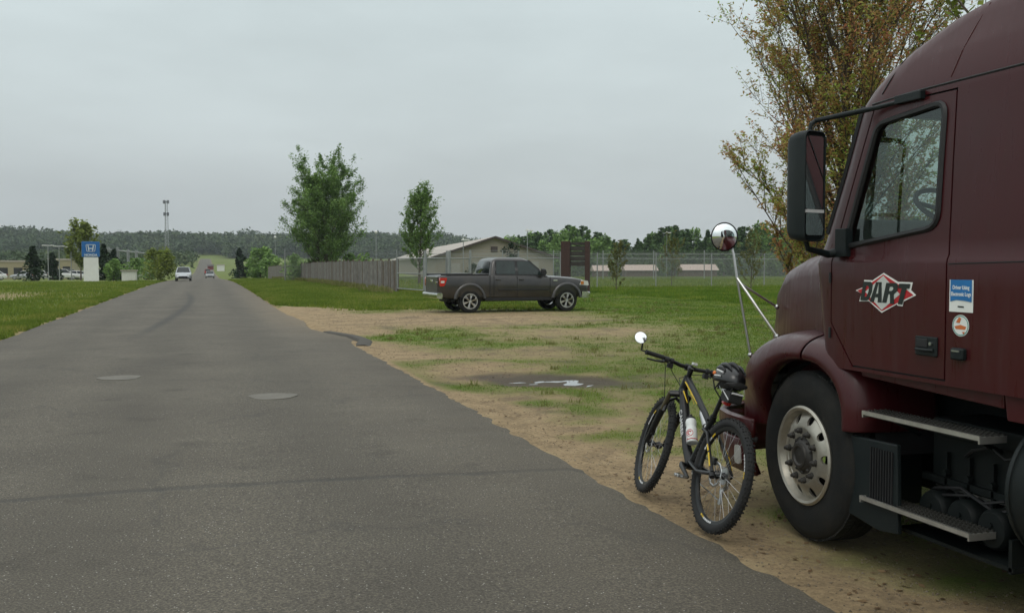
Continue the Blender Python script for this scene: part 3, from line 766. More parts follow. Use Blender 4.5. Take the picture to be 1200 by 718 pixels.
chain_fence('nearer chain link fence running from the gate past the brown signboard', [(14.6, 55.2), (26.5, 64.9), (41, 66.5), (70, 66)], 2.1, 5.6)
chain_fence('farther tall chain link fence in front of the low sheds', [(8, 108), (44, 106), (78, 96), (110, 88)], 3.0, 6.2, .06)
# gate between the board fence and the chain link
root = empty('metal_gate', P3(11.3, 52.3)); tag(root, 'grey galvanised gate with thick post at the end of the board fence', 'gate'); off = Vector(root.location)
for (x, y), r_ in (((11.35, 52.5), .08), ((12.9, 53.6), .13), ((14.6, 55.2), .07)):
    p_ = MB(); p_.cyl((x, y, tz(x, y)), (x, y, tz(x, y) + 2.45), r_, n=12); p_.build('post', M_galv, root, off=off)
g_ = MB()
for a, b_ in (((11.45, 52.6), (12.75, 53.5)), ((13.05, 53.75), (14.5, 55.1)), ((11.3, 52.7), (10.72, 57.3))):
    for z in (.25, 1.15, 2.0): g_.tube([(a[0], a[1], z), (b_[0], b_[1], z)], .03, n=6)
    for p in (a, b_): g_.tube([(p[0], p[1], .25), (p[0], p[1], 2.0)], .03, n=6)
g_.build('gate_frame', M_galv, root, off=off)
for a, b_ in (((11.45, 52.6), (12.75, 53.5)), ((13.05, 53.75), (14.5, 55.1)), ((11.3, 52.7), (10.72, 57.3))):
    L_ = math.hypot(b_[0] - a[0], b_[1] - a[1]); me = bpy.data.meshes.new('wire_mesh'); me.from_pydata([tuple(Vector(v) - off) for v in ((a[0], a[1], .27), (b_[0], b_[1], .27), (b_[0], b_[1], 1.98), (a[0], a[1], 1.98))], [], [(0, 1, 2, 3)])
    uv = me.uv_layers.new(name='uv')
    for l, q in zip(uv.data, ((0, 0), (L_, 0), (L_, 1.7), (0, 1.7))): l.uv = q
    me.materials.append(M_chain); o = bpy.data.objects.new('wire_mesh', me); COL.objects.link(o); o.parent = root

# --- brown double-post signboard seen from behind -----------------------------------------
sx, sy = 20.75, 54.2; root = empty('wooden_signboard', P3(sx, sy)); tag(root, 'dark red brown wooden signboard on thick posts behind the pickup bonnet', 'sign')
dv = Vector((-1.15, .75, 0)).normalized(); Rz = Matrix.Rotation(atan2(dv.y, dv.x), 3, 'Z')
for t in (-.72, .72, .45):
    p_ = MB(); p_.box(tuple(dv * t + Vector((0, 0, 1.52))), (.27, .27, 3.05), Rz); p_.build('post', M_brown, root, smooth=0, bevel=.01)
p_ = MB()
for z in (1.72, 2.02, 2.32, 2.62): p_.box(tuple(Vector((0, 0, z))), (1.35, .09, .26), Rz)
p_.box((0, 0, 2.9), (1.75, .14, .16), Rz); p_.build('board', mat('aged_dark_planks', (.035, .030, .027), rough=.85, var=.3), root, smooth=0)

# --- light poles and posts -------------------------------------------------------------------
def light_pole(u, D, h, label, r=.07, kind='single', grp='light poles'):
    x, y = polar(u, D); root = empty('light_pole', P3(x, y)); tag(root, label, 'light pole', grp)
    p_ = MB(); p_.tube([(0, 0, 0), (0, 0, h * .5), (0, 0, h)], [r, r * .8, r * .6], n=8); p_.build('pole', M_galv, root)
    hd = MB()
    if kind == 'globe': hd.sphere((0, 0, h + .18), .24)
    elif kind == 'double':
        hd.tube([(-.5, 0, h), (.5, 0, h)], .05, n=6)
        for s_ in (-1, 1): hd.box((s_ * .55, 0, h + .02), (.4, .3, .12))
    else: hd.box((.25, 0, h), (.9, .35, .14)); hd.cyl((0, 0, h), (0, 0, h + .2), .08, n=8)
    hd.build('lamp_head', M_white, root, bevel=.02)
light_pole(618, 118, 5.9, 'tall light pole directly behind the pickup cab'); light_pole(543, 112, 4.6, 'light pole in front of the building gable')
light_pole(441, 150, 6.9, 'light pole with pale globe between the two poplars', kind='globe'); light_pole(323, 200, 8.0, 'light pole with pale globe left of the large poplar', kind='globe')
light_pole(781, 160, 7.2, 'slim light pole against the conifer row right of the signboard', r=.05)
for i, (u, D, h, t) in enumerate([(57, 150, 4.8, 'light pole just left of the twin tan building'), (70, 150, 4.7, 'light pole above the tan building left of the sign'), (84, 150, 4.6, 'light pole between the tan building and the sign')]):
    light_pole(u, D, h, t, r=.08, kind='double')

# --- radio mast on the ridge -------------------------------------------------------------------
x, y = polar(196, 620); mx, my, mz = P3(x, y); root = empty('radio_mast', (mx, my, mz)); tag(root, 'tall lattice radio mast rising above the wooded ridge', 'mast')
mb_ = MB(); Ht = 36
legs = [(cos(a) * 1.5, sin(a) * 1.5) for a in (0.3, 2.4, 4.5)]
def lp(i, z): s_ = 1 - .5 * z / Ht; return (legs[i][0] * s_, legs[i][1] * s_, z)
for i in range(3): mb_.tube([lp(i, 0), lp(i, Ht)], .14, n=6)
for k in range(18):
    z0, z1 = k * Ht / 18, (k + 1) * Ht / 18
    for i in range(3): mb_.tube([lp(i, z0), lp((i + 1) % 3, z1)], .06, n=4); mb_.tube([lp(i, z1), lp((i + 1) % 3, z1)], .06, n=4)
mb_.build('lattice', M_galv, root)
for z, r_ in ((Ht - .8, 1.5), (Ht - 8, 1.3)):
    a_ = MB()
    for k in range(6): an = k * pi / 3; a_.box((r_ * cos(an), r_ * sin(an), z), (.5, .5, 2.0))
    a_.tube([(r_ * cos(k * pi / 3), r_ * sin(k * pi / 3), z) for k in range(6)], .12, n=4, closed=True); a_.build('antenna_array', M_black, root)

# --- dealership on the left -----------------------------------------------------------------------
M_blue = mat('sign_blue', (.008, .11, .34), rough=.35, var=.06)
x, y = polar(107, 116); root = empty('pylon_sign', (x, y, tz(x, y)), radians(8)); tag(root, 'tall white pylon sign with a blue top panel and silver emblem', 'sign')
hh = 4.15
p_ = MB(); p_.prism([(-.74, 0), (.78, 0), (.74, 2.7), (-.72, 2.7)], 1, -.25, .25); p_.build('pillar', M_white, root, smooth=0, bevel=.02)
p_ = MB(); p_.box((0, 0, 3.50), (1.8, .6, 1.66)); p_.build('top_panel', M_blue, root, smooth=0, bevel=.03)
M_silver = mat('silver_emblem', (.62, .66, .70), rough=.3, metal=.3)
em = MB(); ring = rounded([(-.40, 3.05 + .2), (.40, 3.25), (.47, 3.98), (-.47, 3.98)], .12, 4)
em.tube([(p[0], -.32, p[1]) for p in ring], .035, n=6, closed=True)
for s_ in (-1, 1): em.prism([(s_ * .13, 3.32), (s_ * .23, 3.32), (s_ * .32, 3.92), (s_ * .21, 3.92)], 1, -.34, -.305)
em.prism([(-.17, 3.52), (.17, 3.52), (.19, 3.63), (-.19, 3.63)], 1, -.336, -.308); em.build('emblem', M_silver, root)
vs, fs = text_mesh('HONDA', .34, bold=.012, extrude=.01)
em = MB(); em.add([(p[0], -.312 - p[2], p[1] + 2.86) for p in vs], fs); em.build('lettering', M_silver, root, smooth=0)

def small_building(name, label, u, D, w, d, h, wm, rz=0, roofh=.0, group=None, cat='building', flat=.3, win_=True, rm=None):
    x, y = polar(u, D); root = empty(name, P3(x, y), rz); tag(root, label, cat, group)
    b_ = MB(); b_.box((0, d / 2, h / 2), (w, d, h)); b_.build('wall', wm, root, smooth=0)
    r = MB()
    if roofh: r.prism([(-.3, h - .1), (d + .3, h - .1), (d / 2, h + roofh)], 0, -w / 2 - .3, w / 2 + .3)
    else: r.box((0, d / 2, h + flat / 2), (w + .3, d + .3, flat))
    r.build('roof', rm or M_roof, root, smooth=0)
    for k in ((-1, 1) if win_ else ()):
        g_ = MB(); g_.box((k * w * .25, -.03, h * .42), (w * .3, .06, h * .5)); g_.build('window', M_black, root, smooth=0)
    return root
M_yell = mat('tan_render', (.30, .26, .16), rough=.7); M_wwall = mat('white_wall', (.62, .62, .58), rough=.7)
small_building('shop_building', 'tan shop building at the far left behind parked cars', 13, 215, 5.2, 10, 3.4, M_yell)
small_building('shop_building', 'tan and white shop building left of the pylon sign', 71, 210, 4.4, 12, 3.7, M_yell)
small_building('shed', 'small white shed below the galvanised pole frames', 151, 120, 1.5, 2.2, 1.15, M_wwall, cat='shed', win_=False, flat=.08)
small_building('white_building', 'small white building beside the far end of the road', 259, 400, 2.8, 5, 2.3, M_wwall, cat='building', win_=False)
small_building('red_barn', 'small dark red barn where the road meets the hill', 247, 430, 2.4, 5, 1.6, mat('barn_red', (.16, .03, .03), rough=.8), cat='barn', rm=M_dtrim, roofh=.6, win_=False)
# low long sheds behind the fences
for (u, D, w_, lab) in ((705, 186, 2.4, 'shortest low pink roofed shed, seen beside the signboard'), (752, 180, 5.6, 'middle low pink roofed shed beyond the two fences'), (821, 178, 6.0, 'low pink roofed shed farthest right beyond the two fences')):
    x, y = polar(u, D); root = empty('low_shed', P3(x, y, -.3), -radians(14)); tag(root, lab, 'shed', 'low sheds beyond the fences')
    b_ = MB(); b_.box((0, 2.5, .8), (w_, 4.6, 1.6)); b_.build('wall', mat('brown_wall', (.10, .06, .05), rough=.8), root, smooth=0)
    r = MB(); r.prism([(-.2, 1.55), (5.2, 1.55), (2.5, 2.6)], 0, -w_ / 2 - .3, w_ / 2 + .3); r.build('roof', mat('pink_grey_roof', (.46, .36, .31), rough=.7), root, smooth=0)
# galvanised pole frames (substation)
x, y = polar(150, 150); root = empty('substation_frame', P3(x, y)); tag(root, 'galvanised substation pole frame behind the small white shed', 'substation')
fr_ = MB()
for k, xx in enumerate((-2.6, -1.4, 0, 1.1, 2.3)):
    hgt_ = [4.6, 4.6, 4.3, 4.2, 3.8][k]; fr_.tube([(xx, 0, 0), (xx, 0, hgt_)], .12, n=6); fr_.tube([(xx, 3, 0), (xx, 3, hgt_)], .1, n=6)
    fr_.tube([(xx, 0, hgt_), (xx, 3, hgt_)], .08, n=4)
fr_.tube([(-2.6, 0, 4.3), (2.3, 0, 3.8)], .1, n=6); fr_.tube([(-2.6, 3, 4.3), (2.3, 3, 3.8)], .1, n=6); fr_.build('frame', M_galv, root)
# ================================================================== ROAD VEHICLES
def paint(name, col, rough=.32, metal=.35, coat=.6, dirt_amt=.25, dirt=(.12, .10, .075), bump=.0, spec=.5):
    return mat(name, col, rough=rough, metal=metal, coat=coat, var=.05, vscale=2, dirt=dirt, dirt_amt=dirt_amt, dirt_scale=1.6, rvar=.06, spec=spec)
M_tyre = mat('tyre_rubber', (.009, .010, .010), rough=.85, spec=.3, var=.25, vscale=10, dirt=(.05, .042, .03), dirt_amt=.35, dirt_scale=4, bump=.2, bscale=90)
M_rim = mat('alloy_rim', (.55, .55, .54), rough=.32, metal=.9, var=.06)
M_chrome = mat('chrome', (.72, .72, .70), rough=.14, metal=1.0, var=.05, rvar=.05)
M_carglass = mat('dark_car_glass', (.012, .018, .018), rough=.06, var=.1, spec=.4)
M_under = mat('underbody_black', (.014, .014, .015), rough=.8, var=.2)
M_red = mat('red_lens', (.45, .012, .010), rough=.15, var=.1, coat=.8)
M_clear = mat('clear_lens', (.55, .55, .52), rough=.12, var=.1, coat=1)
M_amber = mat('amber_lens', (.50, .16, .02), rough=.15, var=.1, coat=1)

def alloy_wheel(parent, c, side, R=.40, W=.26, spokes=6, rimr=.26, name='wheel'):
    """wheel > tyre/rim; side = -1 or +1 gives the outer face direction in y"""
    t = MB(); ax = (0, side, 0); c = Vector(c)
    t.lathe([(rimr, -W / 2), (R * .93, -W / 2), (R, -W * .36), (R, W * .36), (R * .93, W / 2), (rimr + .01, W / 2), (rimr - .01, W * .3), (rimr, -W / 2)], c, ax, n=36)
    w = t.build(name, M_tyre, parent)
    r = MB(); r.lathe([(rimr + .012, W / 2 + .004), (rimr - .015, W / 2 + .004), (rimr - .035, W * .2), (rimr - .035, -W * .3)], c, ax, n=32)
    Rm = rot_to(ax)
    for k in range(spokes):
        a = 2 * pi * k / spokes + .3
        for da in (-.11, .11):
            p0 = c + Rm @ Vector((.04 * cos(a), .04 * sin(a), W * .40)); p1 = c + Rm @ Vector(((rimr - .02) * cos(a + da), (rimr - .02) * sin(a + da), W * .40))
            r.tube([p0, p1], [.022, .024], n=6)
    r.cyl(c + Vector((0, side * W * .30, 0)), c + Vector((0, side * (W * .5), 0)), .055, n=14)
    r.build('rim', M_rim, w)
    d = MB(); d.cyl(c + Vector((0, side * W * .02, 0)), c + Vector((0, side * W * .1, 0)), rimr - .05, n=20); d.build('brake_disc', M_under, w)
    return w

def ring_section(w, b, s, r=.09, crown=.02, tuck=.06, mid=None):
    """closed ring in (y,z), symmetric"""
    mid = mid or (b + s) / 2
    R_ = [(w - tuck - .02, b), (w - tuck * .5, b + .06), (w - .012, mid - .12), (w, mid), (w - .008, s - r * 1.2), (w - .02 - r * .25, s - r * .35), (w - .03 - r * .9, s), (w * .5, s + crown), (0, s + crown * 1.3)]
    return R_ + [(-y, z) for y, z in reversed(R_[:-1])]

def car(name, label, loc, rz, pm, L_=4.6, W_=1.78, H_=1.46, kind='sedan', group=None, cat='car'):
    root = empty(name, loc, rz); tag(root, label, cat, group); w = W_ / 2; k = L_ / 4.6
    secs = [(0, .80, .42, .70), (.08, .93, .32, .86), (.35, 1.0, .26, .97), (1.1, 1.0, .24, .98), (2.2, 1.0, .23, .96), (3.2, 1.0, .24, .93), (3.9, .99, .25, .86), (4.35, .93, .28, .74), (4.55, .80, .34, .60), (4.6, .72, .38, .54)]
    if kind == 'suv': secs = [(x, a, b + .08, s + .14 if x > .05 else s + .1) for x, a, b, s in secs]
    body = MB(); body.loft([[(x * k, y, z) for y, z in ring_section(w * a, b, s)] for x, a, b, s in secs])
    o = body.build('body', pm, root)
    cut = MB()
    for x in (.85 * k, 3.72 * k):
        for s_ in (-1, 1): cut.cyl((x, s_ * (w - .27), .32), (x, s_ * (w + .2), .32), .37, n=28)
    c_ = cut.build('cut', M_under); c_.data.materials.clear(); boolean(o, c_); resmooth(o)
    if kind == 'sedan': lo, hi = (.45, 3.35), (1.15, 2.55)
    else: lo, hi = (.10, 3.45), (.35, 2.65)
    zb = .93 + (.14 if kind == 'suv' else 0)
    g = MB(); rings = []
    for t in (0, .5, .9, 1.0):
        z = zb + (H_ - zb) * t; x0 = lo[0] + (hi[0] - lo[0]) * t; x1 = lo[1] + (hi[1] - lo[1]) * t; ww = w * (.93 - .22 * t - (.06 if t == 1 else 0)); 
        rings.append([(p[0] * k, p[1], z) for p in rounded([(x0, -ww), (x1, -ww * .9), (x1, ww * .9), (x0, ww)], .15, 3)])
    g.loft(rings); g.build('windows', M_carglass, root)
    rf = MB(); x0, x1, ww = hi[0], hi[1], w * .70
    rf.loft([[(p[0] * k, p[1], H_ - .02) for p in rounded([(x0 - .05, -ww - .02), (x1 + .08, -ww), (x1 + .08, ww), (x0 - .05, ww + .02)], .12, 3)], [(p[0] * k, p[1], H_ + .02) for p in rounded([(x0 + .05, -ww + .06), (x1 - .02, -ww + .06), (x1 - .02, ww - .06), (x0 + .05, ww - .06)], .12, 3)]])
    for s_ in (-1, 1):
        for (a, b_) in (((lo[1] * k, s_ * w * .86, zb), (hi[1] * k, s_ * w * .66, H_)), ((lo[0] * k, s_ * w * .9, zb), (hi[0] * k, s_ * w * .68, H_)), (((lo[0] + lo[1]) / 2 * k, s_ * w * .94, zb), ((hi[0] + hi[1]) / 2 * k, s_ * w * .72, H_))):
            rf.tube([a, b_], .035, n=6)
    rf.build('roof', pm, root)
    for s_ in (-1, 1):
        h = MB(); h.box((4.42 * k, s_ * w * .68, .66 if kind == 'sedan' else .8), (.16, .36, .13)); h.build('headlight', M_clear, root, bevel=.03)
        h = MB(); h.box((.06, s_ * w * .72, .82 if kind == 'sedan' else .95), (.14, .34, .15)); h.build('tail_light', M_red, root, bevel=.03)
    h = MB(); h.box((4.57 * k, 0, .45), (.10, W_ * .55, .16)); h.build('grille', M_under, root, bevel=.02)
    for x in (.85 * k, 3.72 * k):
        for s_ in (-1, 1): alloy_wheel(root, (x, s_ * (w - .11), .32), s_, R=.32, W=.2, rimr=.21, spokes=5)
    return root
M_pw = paint('white_car_paint', (.68, .68, .67), metal=0, dirt_amt=.12); M_psv = paint('silver_car_paint', (.42, .44, .46), metal=.5, dirt_amt=.15); M_pr = paint('red_car_paint', (.35, .02, .02), metal=.2); M_pd = paint('dark_blue_grey_paint', (.05, .06, .075), metal=.4)
M_pg = paint('grey_car_paint', (.22, .23, .24), metal=.5)
car('oncoming_car', 'pale silver car driving towards the camera on the left lane', (-2.4, 112, tz(-2.4, 112) + .07), -pi / 2, M_psv, kind='sedan', H_=1.46, L_=4.2, W_=1.62)
car('sedan_car', 'small grey car on the right lane far down the road', (.55, 218, tz(.55, 218) + .07), -pi / 2, M_pg)
x, y = polar(243.5, 300); car('red_car', 'red car farthest away on the road', (x, y, tz(x, y) + .1), pi / 2, M_pr, W_=1.8, kind='suv', H_=1.7)
cp = random.Random(5)
lot0 = [(3, M_pr, 128, 'red car at the far left end of the dealership row', 'sedan'), (9, M_pw, 122, 'white car parked in front of the red car at the far left', 'sedan'), (38, M_pw, 128, 'white car parked left of the first dark evergreen', 'sedan'), (47, M_psv, 130, 'silver car parked in front of the tan building left of the pylon sign', 'sedan'), (56, M_pw, 126, 'white car parked between the tan buildings', 'suv'), (66, M_pg, 132, 'grey car parked in front of the tan and white building', 'suv'), (75, M_pw, 127, 'white car parked just left of the pylon sign', 'sedan'), (84, M_psv, 129, 'silver car half hidden by the pylon sign', 'sedan'), (119, M_pw, 118, 'white car parked directly right of the pylon sign', 'suv'), (127, M_pw, 124, 'second white car to the right of the pylon sign', 'sedan'), (139, M_pw, 120, 'white car parked left of the small white shed', 'suv'), (165, M_pw, 121, 'white car parked right of the small white shed', 'suv')]
lot = [(u, pm, D + 50, lab, kd) for u, pm, D, lab, kd in lot0]
for u, pm, D, lab, kd in lot:
    x, y = polar(u, D); car('parked_car', lab, (x, y, tz(x, y) + .02), cp.choice([0.15, .25, 3.3, 2.9]) if u < 110 else cp.uniform(1.2, 2.0), pm, kind=kd, H_=1.45 if kd == 'sedan' else 1.7, group='cars parked at the dealership')

# ------------------------------------------------------------------ the pickup truck
PKX, PKY = 8.45, 33.1
hd = radians(3.0)
pk_ang = hd
root = empty('pickup_truck', (0, 0, 0), pk_ang); tag(root, 'dark grey crew cab pickup truck parked on the grass beside the sandy drive', 'pickup truck')
# place so that the near rear wheel stands where the photo has it
lw = Vector((1.20, -.86, 0)); rw = Matrix.Rotation(pk_ang, 3, 'Z') @ lw
root.location = (8.77 - rw.x, 33.3 - rw.y, -.02)
M_pk = paint('dark_grey_metallic', (.046, .044, .045), rough=.34, metal=.55, coat=.5, dirt_amt=.35)
secs = [(.10, .90, .62, 1.24), (.16, .965, .56, 1.31), (.5, .985, .52, 1.33), (1.2, .99, .50, 1.33), (2.0, .99, .50, 1.33), (2.3, .985, .50, 1.32), (3.4, .985, .50, 1.30), (4.1, .985, .50, 1.27), (4.6, .98, .50, 1.25), (5.2, .965, .50, 1.20), (5.55, .93, .54, 1.14), (5.72, .86, .60, 1.06), (5.78, .80, .66, 1.0)]
body = MB(); body.loft([[(x, y, z) for y, z in ring_section(w_, b_, s_, r=.08, crown=.03 if x > 4.2 else .0)] for x, w_, b_, s_ in secs])
o = body.build('body', M_pk, root)
cut = MB()
for x in (1.20, 4.88):
    for s_ in (-1, 1): cut.cyl((x, s_ * .62, .47), (x, s_ * 1.2, .47), .50, n=36)
c_ = cut.build('cut', M_under); c_.data.materials.clear(); boolean(o, c_)
cut = MB(); cut.box((1.02, 0, 1.25), (1.66, 1.62, .9)); c_ = cut.build('cut', M_under); c_.data.materials.clear(); boolean(o, c_); resmooth(o)
ln = MB(); ln.box((1.06, 0, .83), (1.74, 1.66, .02)); ln.build('bed_floor', M_under, root, smooth=0)
for s_ in (-1, 1):
    for x in (1.20, 4.88):                       # flared arches
        a_ = MB(); a_.lathe([(.49, -.05), (.49, .03), (.53, .035), (.575, .012), (.60, -.03)], (x, s_ * .985, .47), (0, s_, 0), n=28, a0=0, a1=2 * pi)
        a_.v = [(p[0], p[1], max(p[2], .50)) for p in a_.v]; a_.build('wheel_arch', M_pk, root)
    r_ = MB(); r_.tube([(.15, s_ * .93, 1.335), (1.9, s_ * .93, 1.335)], .03, n=8); r_.build('bed_rail', M_under, root)
    sl = MB(); sl.prism([(1.75, .42), (4.33, .42), (4.33, .53), (1.75, .53)], 1, s_ * .90, s_ * .93); sl.build('rocker_panel', M_under, root, smooth=0)
for s_ in (-1, 1):
    tr_ = MB(); tr_.box((3.2, s_ * .993, .80), (1.9, .02, .045)); tr_.build('side_moulding', M_under, root, bevel=.006)
    tr_ = MB(); tr_.box((4.42, s_ * .990, 1.12), (.16, .012, .045)); tr_.build('fender_badge', M_chrome, root, bevel=.004)
tr_ = MB(); tr_.tube([(2.35, .55, 1.90), (2.35, .55, 2.15)], .004, n=4); tr_.v = [(4.5 + (p[0] - 2.35), -p[1] - .25, p[2] - .70) for p in tr_.v]; tr_.build('aerial', M_black, root)
# greenhouse
cab = MB(); rings = []
def gw(z): return .955 - .20 * ((z - 1.27) / .66) ** 1.25
lev = [(1.27, 1.96, 4.26), (1.5, 1.99, 3.97), (1.72, 2.04, 3.68), (1.84, 2.09, 3.50), (1.90, 2.18, 3.38), (1.935, 2.36, 3.2)]
for z, x0, x1 in lev:
    w_ = gw(min(z, 1.86)) - (.05 if z > 1.88 else 0) - (.10 if z > 1.92 else 0)
    rings.append([(p[0], p[1], z) for p in rounded([(x0, -w_), (x1 - .12, -w_), (x1, -w_ * .72), (x1, w_ * .72), (x1 - .12, w_), (x0, w_)], .10, 3)])
cab.loft(rings); o = cab.build('cab', M_pk, root)
def side_panel(poly, s_, proud, mt, name, parent):
    mb_ = MB(); n = len(poly)
    outer = [(x, s_ * (gw(z) + proud), z) for x, z in poly]; inner = [(x, s_ * (gw(z) - .02), z) for x, z in poly]
    mb_.add(outer + inner, [tuple(range(n)), tuple(range(2 * n - 1, n - 1, -1))] + [(i, n + i, n + (i + 1) % n, (i + 1) % n) for i in range(n)])
    return mb_.build(name, mt, parent, smooth=0)
M_pkglass = mat('pickup_side_glass', (.014, .024, .022), rough=.06, var=.5, vscale=2.5, spec=.5)
for s_ in (-1, 1):
    side_panel(rounded([(2.12, 1.325), (4.08, 1.29), (3.50, 1.825), (2.18, 1.845)], .06, 3), s_, .006, M_black, 'window_surround', root)
    side_panel(rounded([(2.17, 1.36), (2.90, 1.35), (2.90, 1.81), (2.22, 1.82)], .06, 3), s_, .012, M_pkglass, 'window', root)
    side_panel(rounded([(3.01, 1.345), (3.93, 1.325), (3.46, 1.795), (3.00, 1.81)], .06, 3), s_, .012, M_pkglass, 'window', root)
    for x, z0, z1 in ((2.08, .56, 1.30), (2.955, .56, 1.30), (4.22, .60, 1.25)):
        d_ = MB(); d_.box((x, s_ * .988, (z0 + z1) / 2), (.012, .012, z1 - z0)); d_.build('door_gap', M_black, root, smooth=0)
    d_ = MB(); d_.box((1.93, s_ * .99, .92), (.018, .014, .78)); d_.build('door_gap', M_black, root, smooth=0)
    for x in (2.24, 3.12):
        d_ = MB(); d_.box((x, s_ * 1.0, 1.16), (.19, .035, .045)); d_.build('door_handle', M_pk, root, bevel=.01)
    mr_ = MB(); mr_.loft([[(3.92 + dx, s_ * (1.0 + t * .20), 1.30 + dz * (1 - .15 * t)) for dx, dz in ((-.07, .02), (.05, .02), (.09, .12), (.05, .25), (-.07, .25))] for t in (0, .3, 1)]); mr_.build('door_mirror', M_under, root, bevel=.015)
    tl = MB(); tl.loft([[(x, s_ * y_, z) for x, z in rounded([(.10, .93), (.26, .95), (.36, 1.20), (.34, 1.235), (.10, 1.235)], .03, 3)] for y_ in (.80, .985, .998)]); tlo = tl.build('tail_light', M_red, root)
    q = MB(); q.box((.19, s_ * 1.0, 1.09), (.13, .01, .075)); q.build('reverse_lens', M_clear, tlo, smooth=0)
    hl = MB(); hl.loft([[(x, s_ * y_, z) for x, z in rounded([(5.38, .96), (5.76, .93), (5.76 - .03, 1.09), (5.48, 1.14)], .03, 3)] for y_ in (.60, .925, .95)]); hl.build('headlight', [M_clear], root)
    hl = MB(); hl.box((5.50, s_ * .945, 1.03), (.12, .03, .12)); hl.build('indicator', M_amber, root, bevel=.01)
ws = MB()
ws.quad((4.19, -.60, 1.34), (4.19, .60, 1.34), (3.58, .52, 1.845), (3.58, -.52, 1.845)); ws.build('windscreen', M_carglass, root, solid=.01)
ws = MB(); ws.quad((1.955, -.72, 1.38), (2.03, -.62, 1.80), (2.03, .62, 1.80), (1.955, .72, 1.38)); ws.build('rear_window', M_carglass, root, solid=.02, fixn=False)
b_ = MB(); b_.loft([[(x, y, z) for x, z in rounded([(0, .52), (.20, .50), (.20, .70), (.0, .70)], .04, 3)] for y in (-.96, -.8, .8, .96)]); b_.build('rear_bumper', M_chrome, root)
b_ = MB(); b_.loft([[(x + (-.12 if abs(y) > .9 else 0), y, z) for x, z in rounded([(5.60, .48), (5.88, .48), (5.88, .70), (5.60, .72)], .05, 3)] for y in (-.97, -.82, .82, .97)]); b_.build('front_bumper', M_chrome, root)
g = MB(); g.box((5.77, 0, .92), (.10, 1.16, .36)); g.build('grille', M_under, root, bevel=.02)
g = MB()
for z in (.82, .92, 1.02): g.box((5.83, 0, z), (.03, 1.12, .045))
g.build('grille_bars', M_chrome, root, bevel=.008)
tg = MB(); tg.box((.10, 0, .99), (.06, 1.55, .56)); tg.build('tailgate', M_pk, root, bevel=.015)
tg = MB(); tg.box((.065, 0, 1.12), (.02, .24, .08)); tg.build('tailgate_handle', M_chrome, root, bevel=.01)
tg = MB(); tg.cyl((.06, -.62, 1.06), (.045, -.62, 1.06), .055, n=12); tg.build('badge', M_chrome, root)
ch = MB(); ch.box((3.0, 0, .45), (5.0, .95, .14)); ch.cyl((1.2, -.85, .40), (1.2, .85, .40), .09, n=12); ch.cyl((4.88, -.85, .42), (4.88, .85, .42), .07, n=12); ch.build('chassis', M_under, root)
for x in (1.20, 4.88):
    for s_ in (-1, 1): alloy_wheel(root, (x, s_ * .84, .405), s_, R=.405, W=.27, rimr=.262)
ex = MB()
for s_ in (-1, 1): ex.box((3.05, s_ * .35, 1.10), (.5, .5, .55)); ex.box((2.92, s_ * .35, 1.5), (.14, .46, .5))
ex.build('seats', M_under, root, bevel=.04)
# ================================================================== BICYCLE
# local frame: x forward, y left, z up; rear contact point at the origin
M_frame = mat('bike_frame_black', (.007, .0075, .008), rough=.36, var=.1, coat=.15, spec=.35)
M_yel = mat('yellow_decal', (.62, .42, .02), rough=.4, var=.05)
M_lt = mat('white_decal', (.6, .6, .6), rough=.5, var=.03)
M_bt = mat('bicycle_tyre', (.015, .016, .017), rough=.9, var=.2, dirt=(.06, .05, .035), dirt_amt=.25, dirt_scale=9)
M_steel = mat('brushed_steel', (.50, .50, .50), rough=.28, metal=.95, var=.08)
M_fork = mat('fork_gold_grey', (.16, .14, .09), rough=.3, metal=.7)
M_grip = mat('rubber_grip', (.016, .016, .016), rough=.8, bump=.3)
WR = .362
lean = radians(14.5)
RX, RY = 2.96, 5.42
bike = empty('bicycle', (RX, RY, 0.03)); tag(bike, 'black mountain bicycle with yellow accents leaning on the lorry bumper', 'bicycle')
bike.rotation_euler = Euler((lean, 0, pi / 2 + radians(-3.0)), 'XYZ')
def bp_(name, mb_, m_, parent=bike, **k): return mb_.build(name, m_, parent, **k)

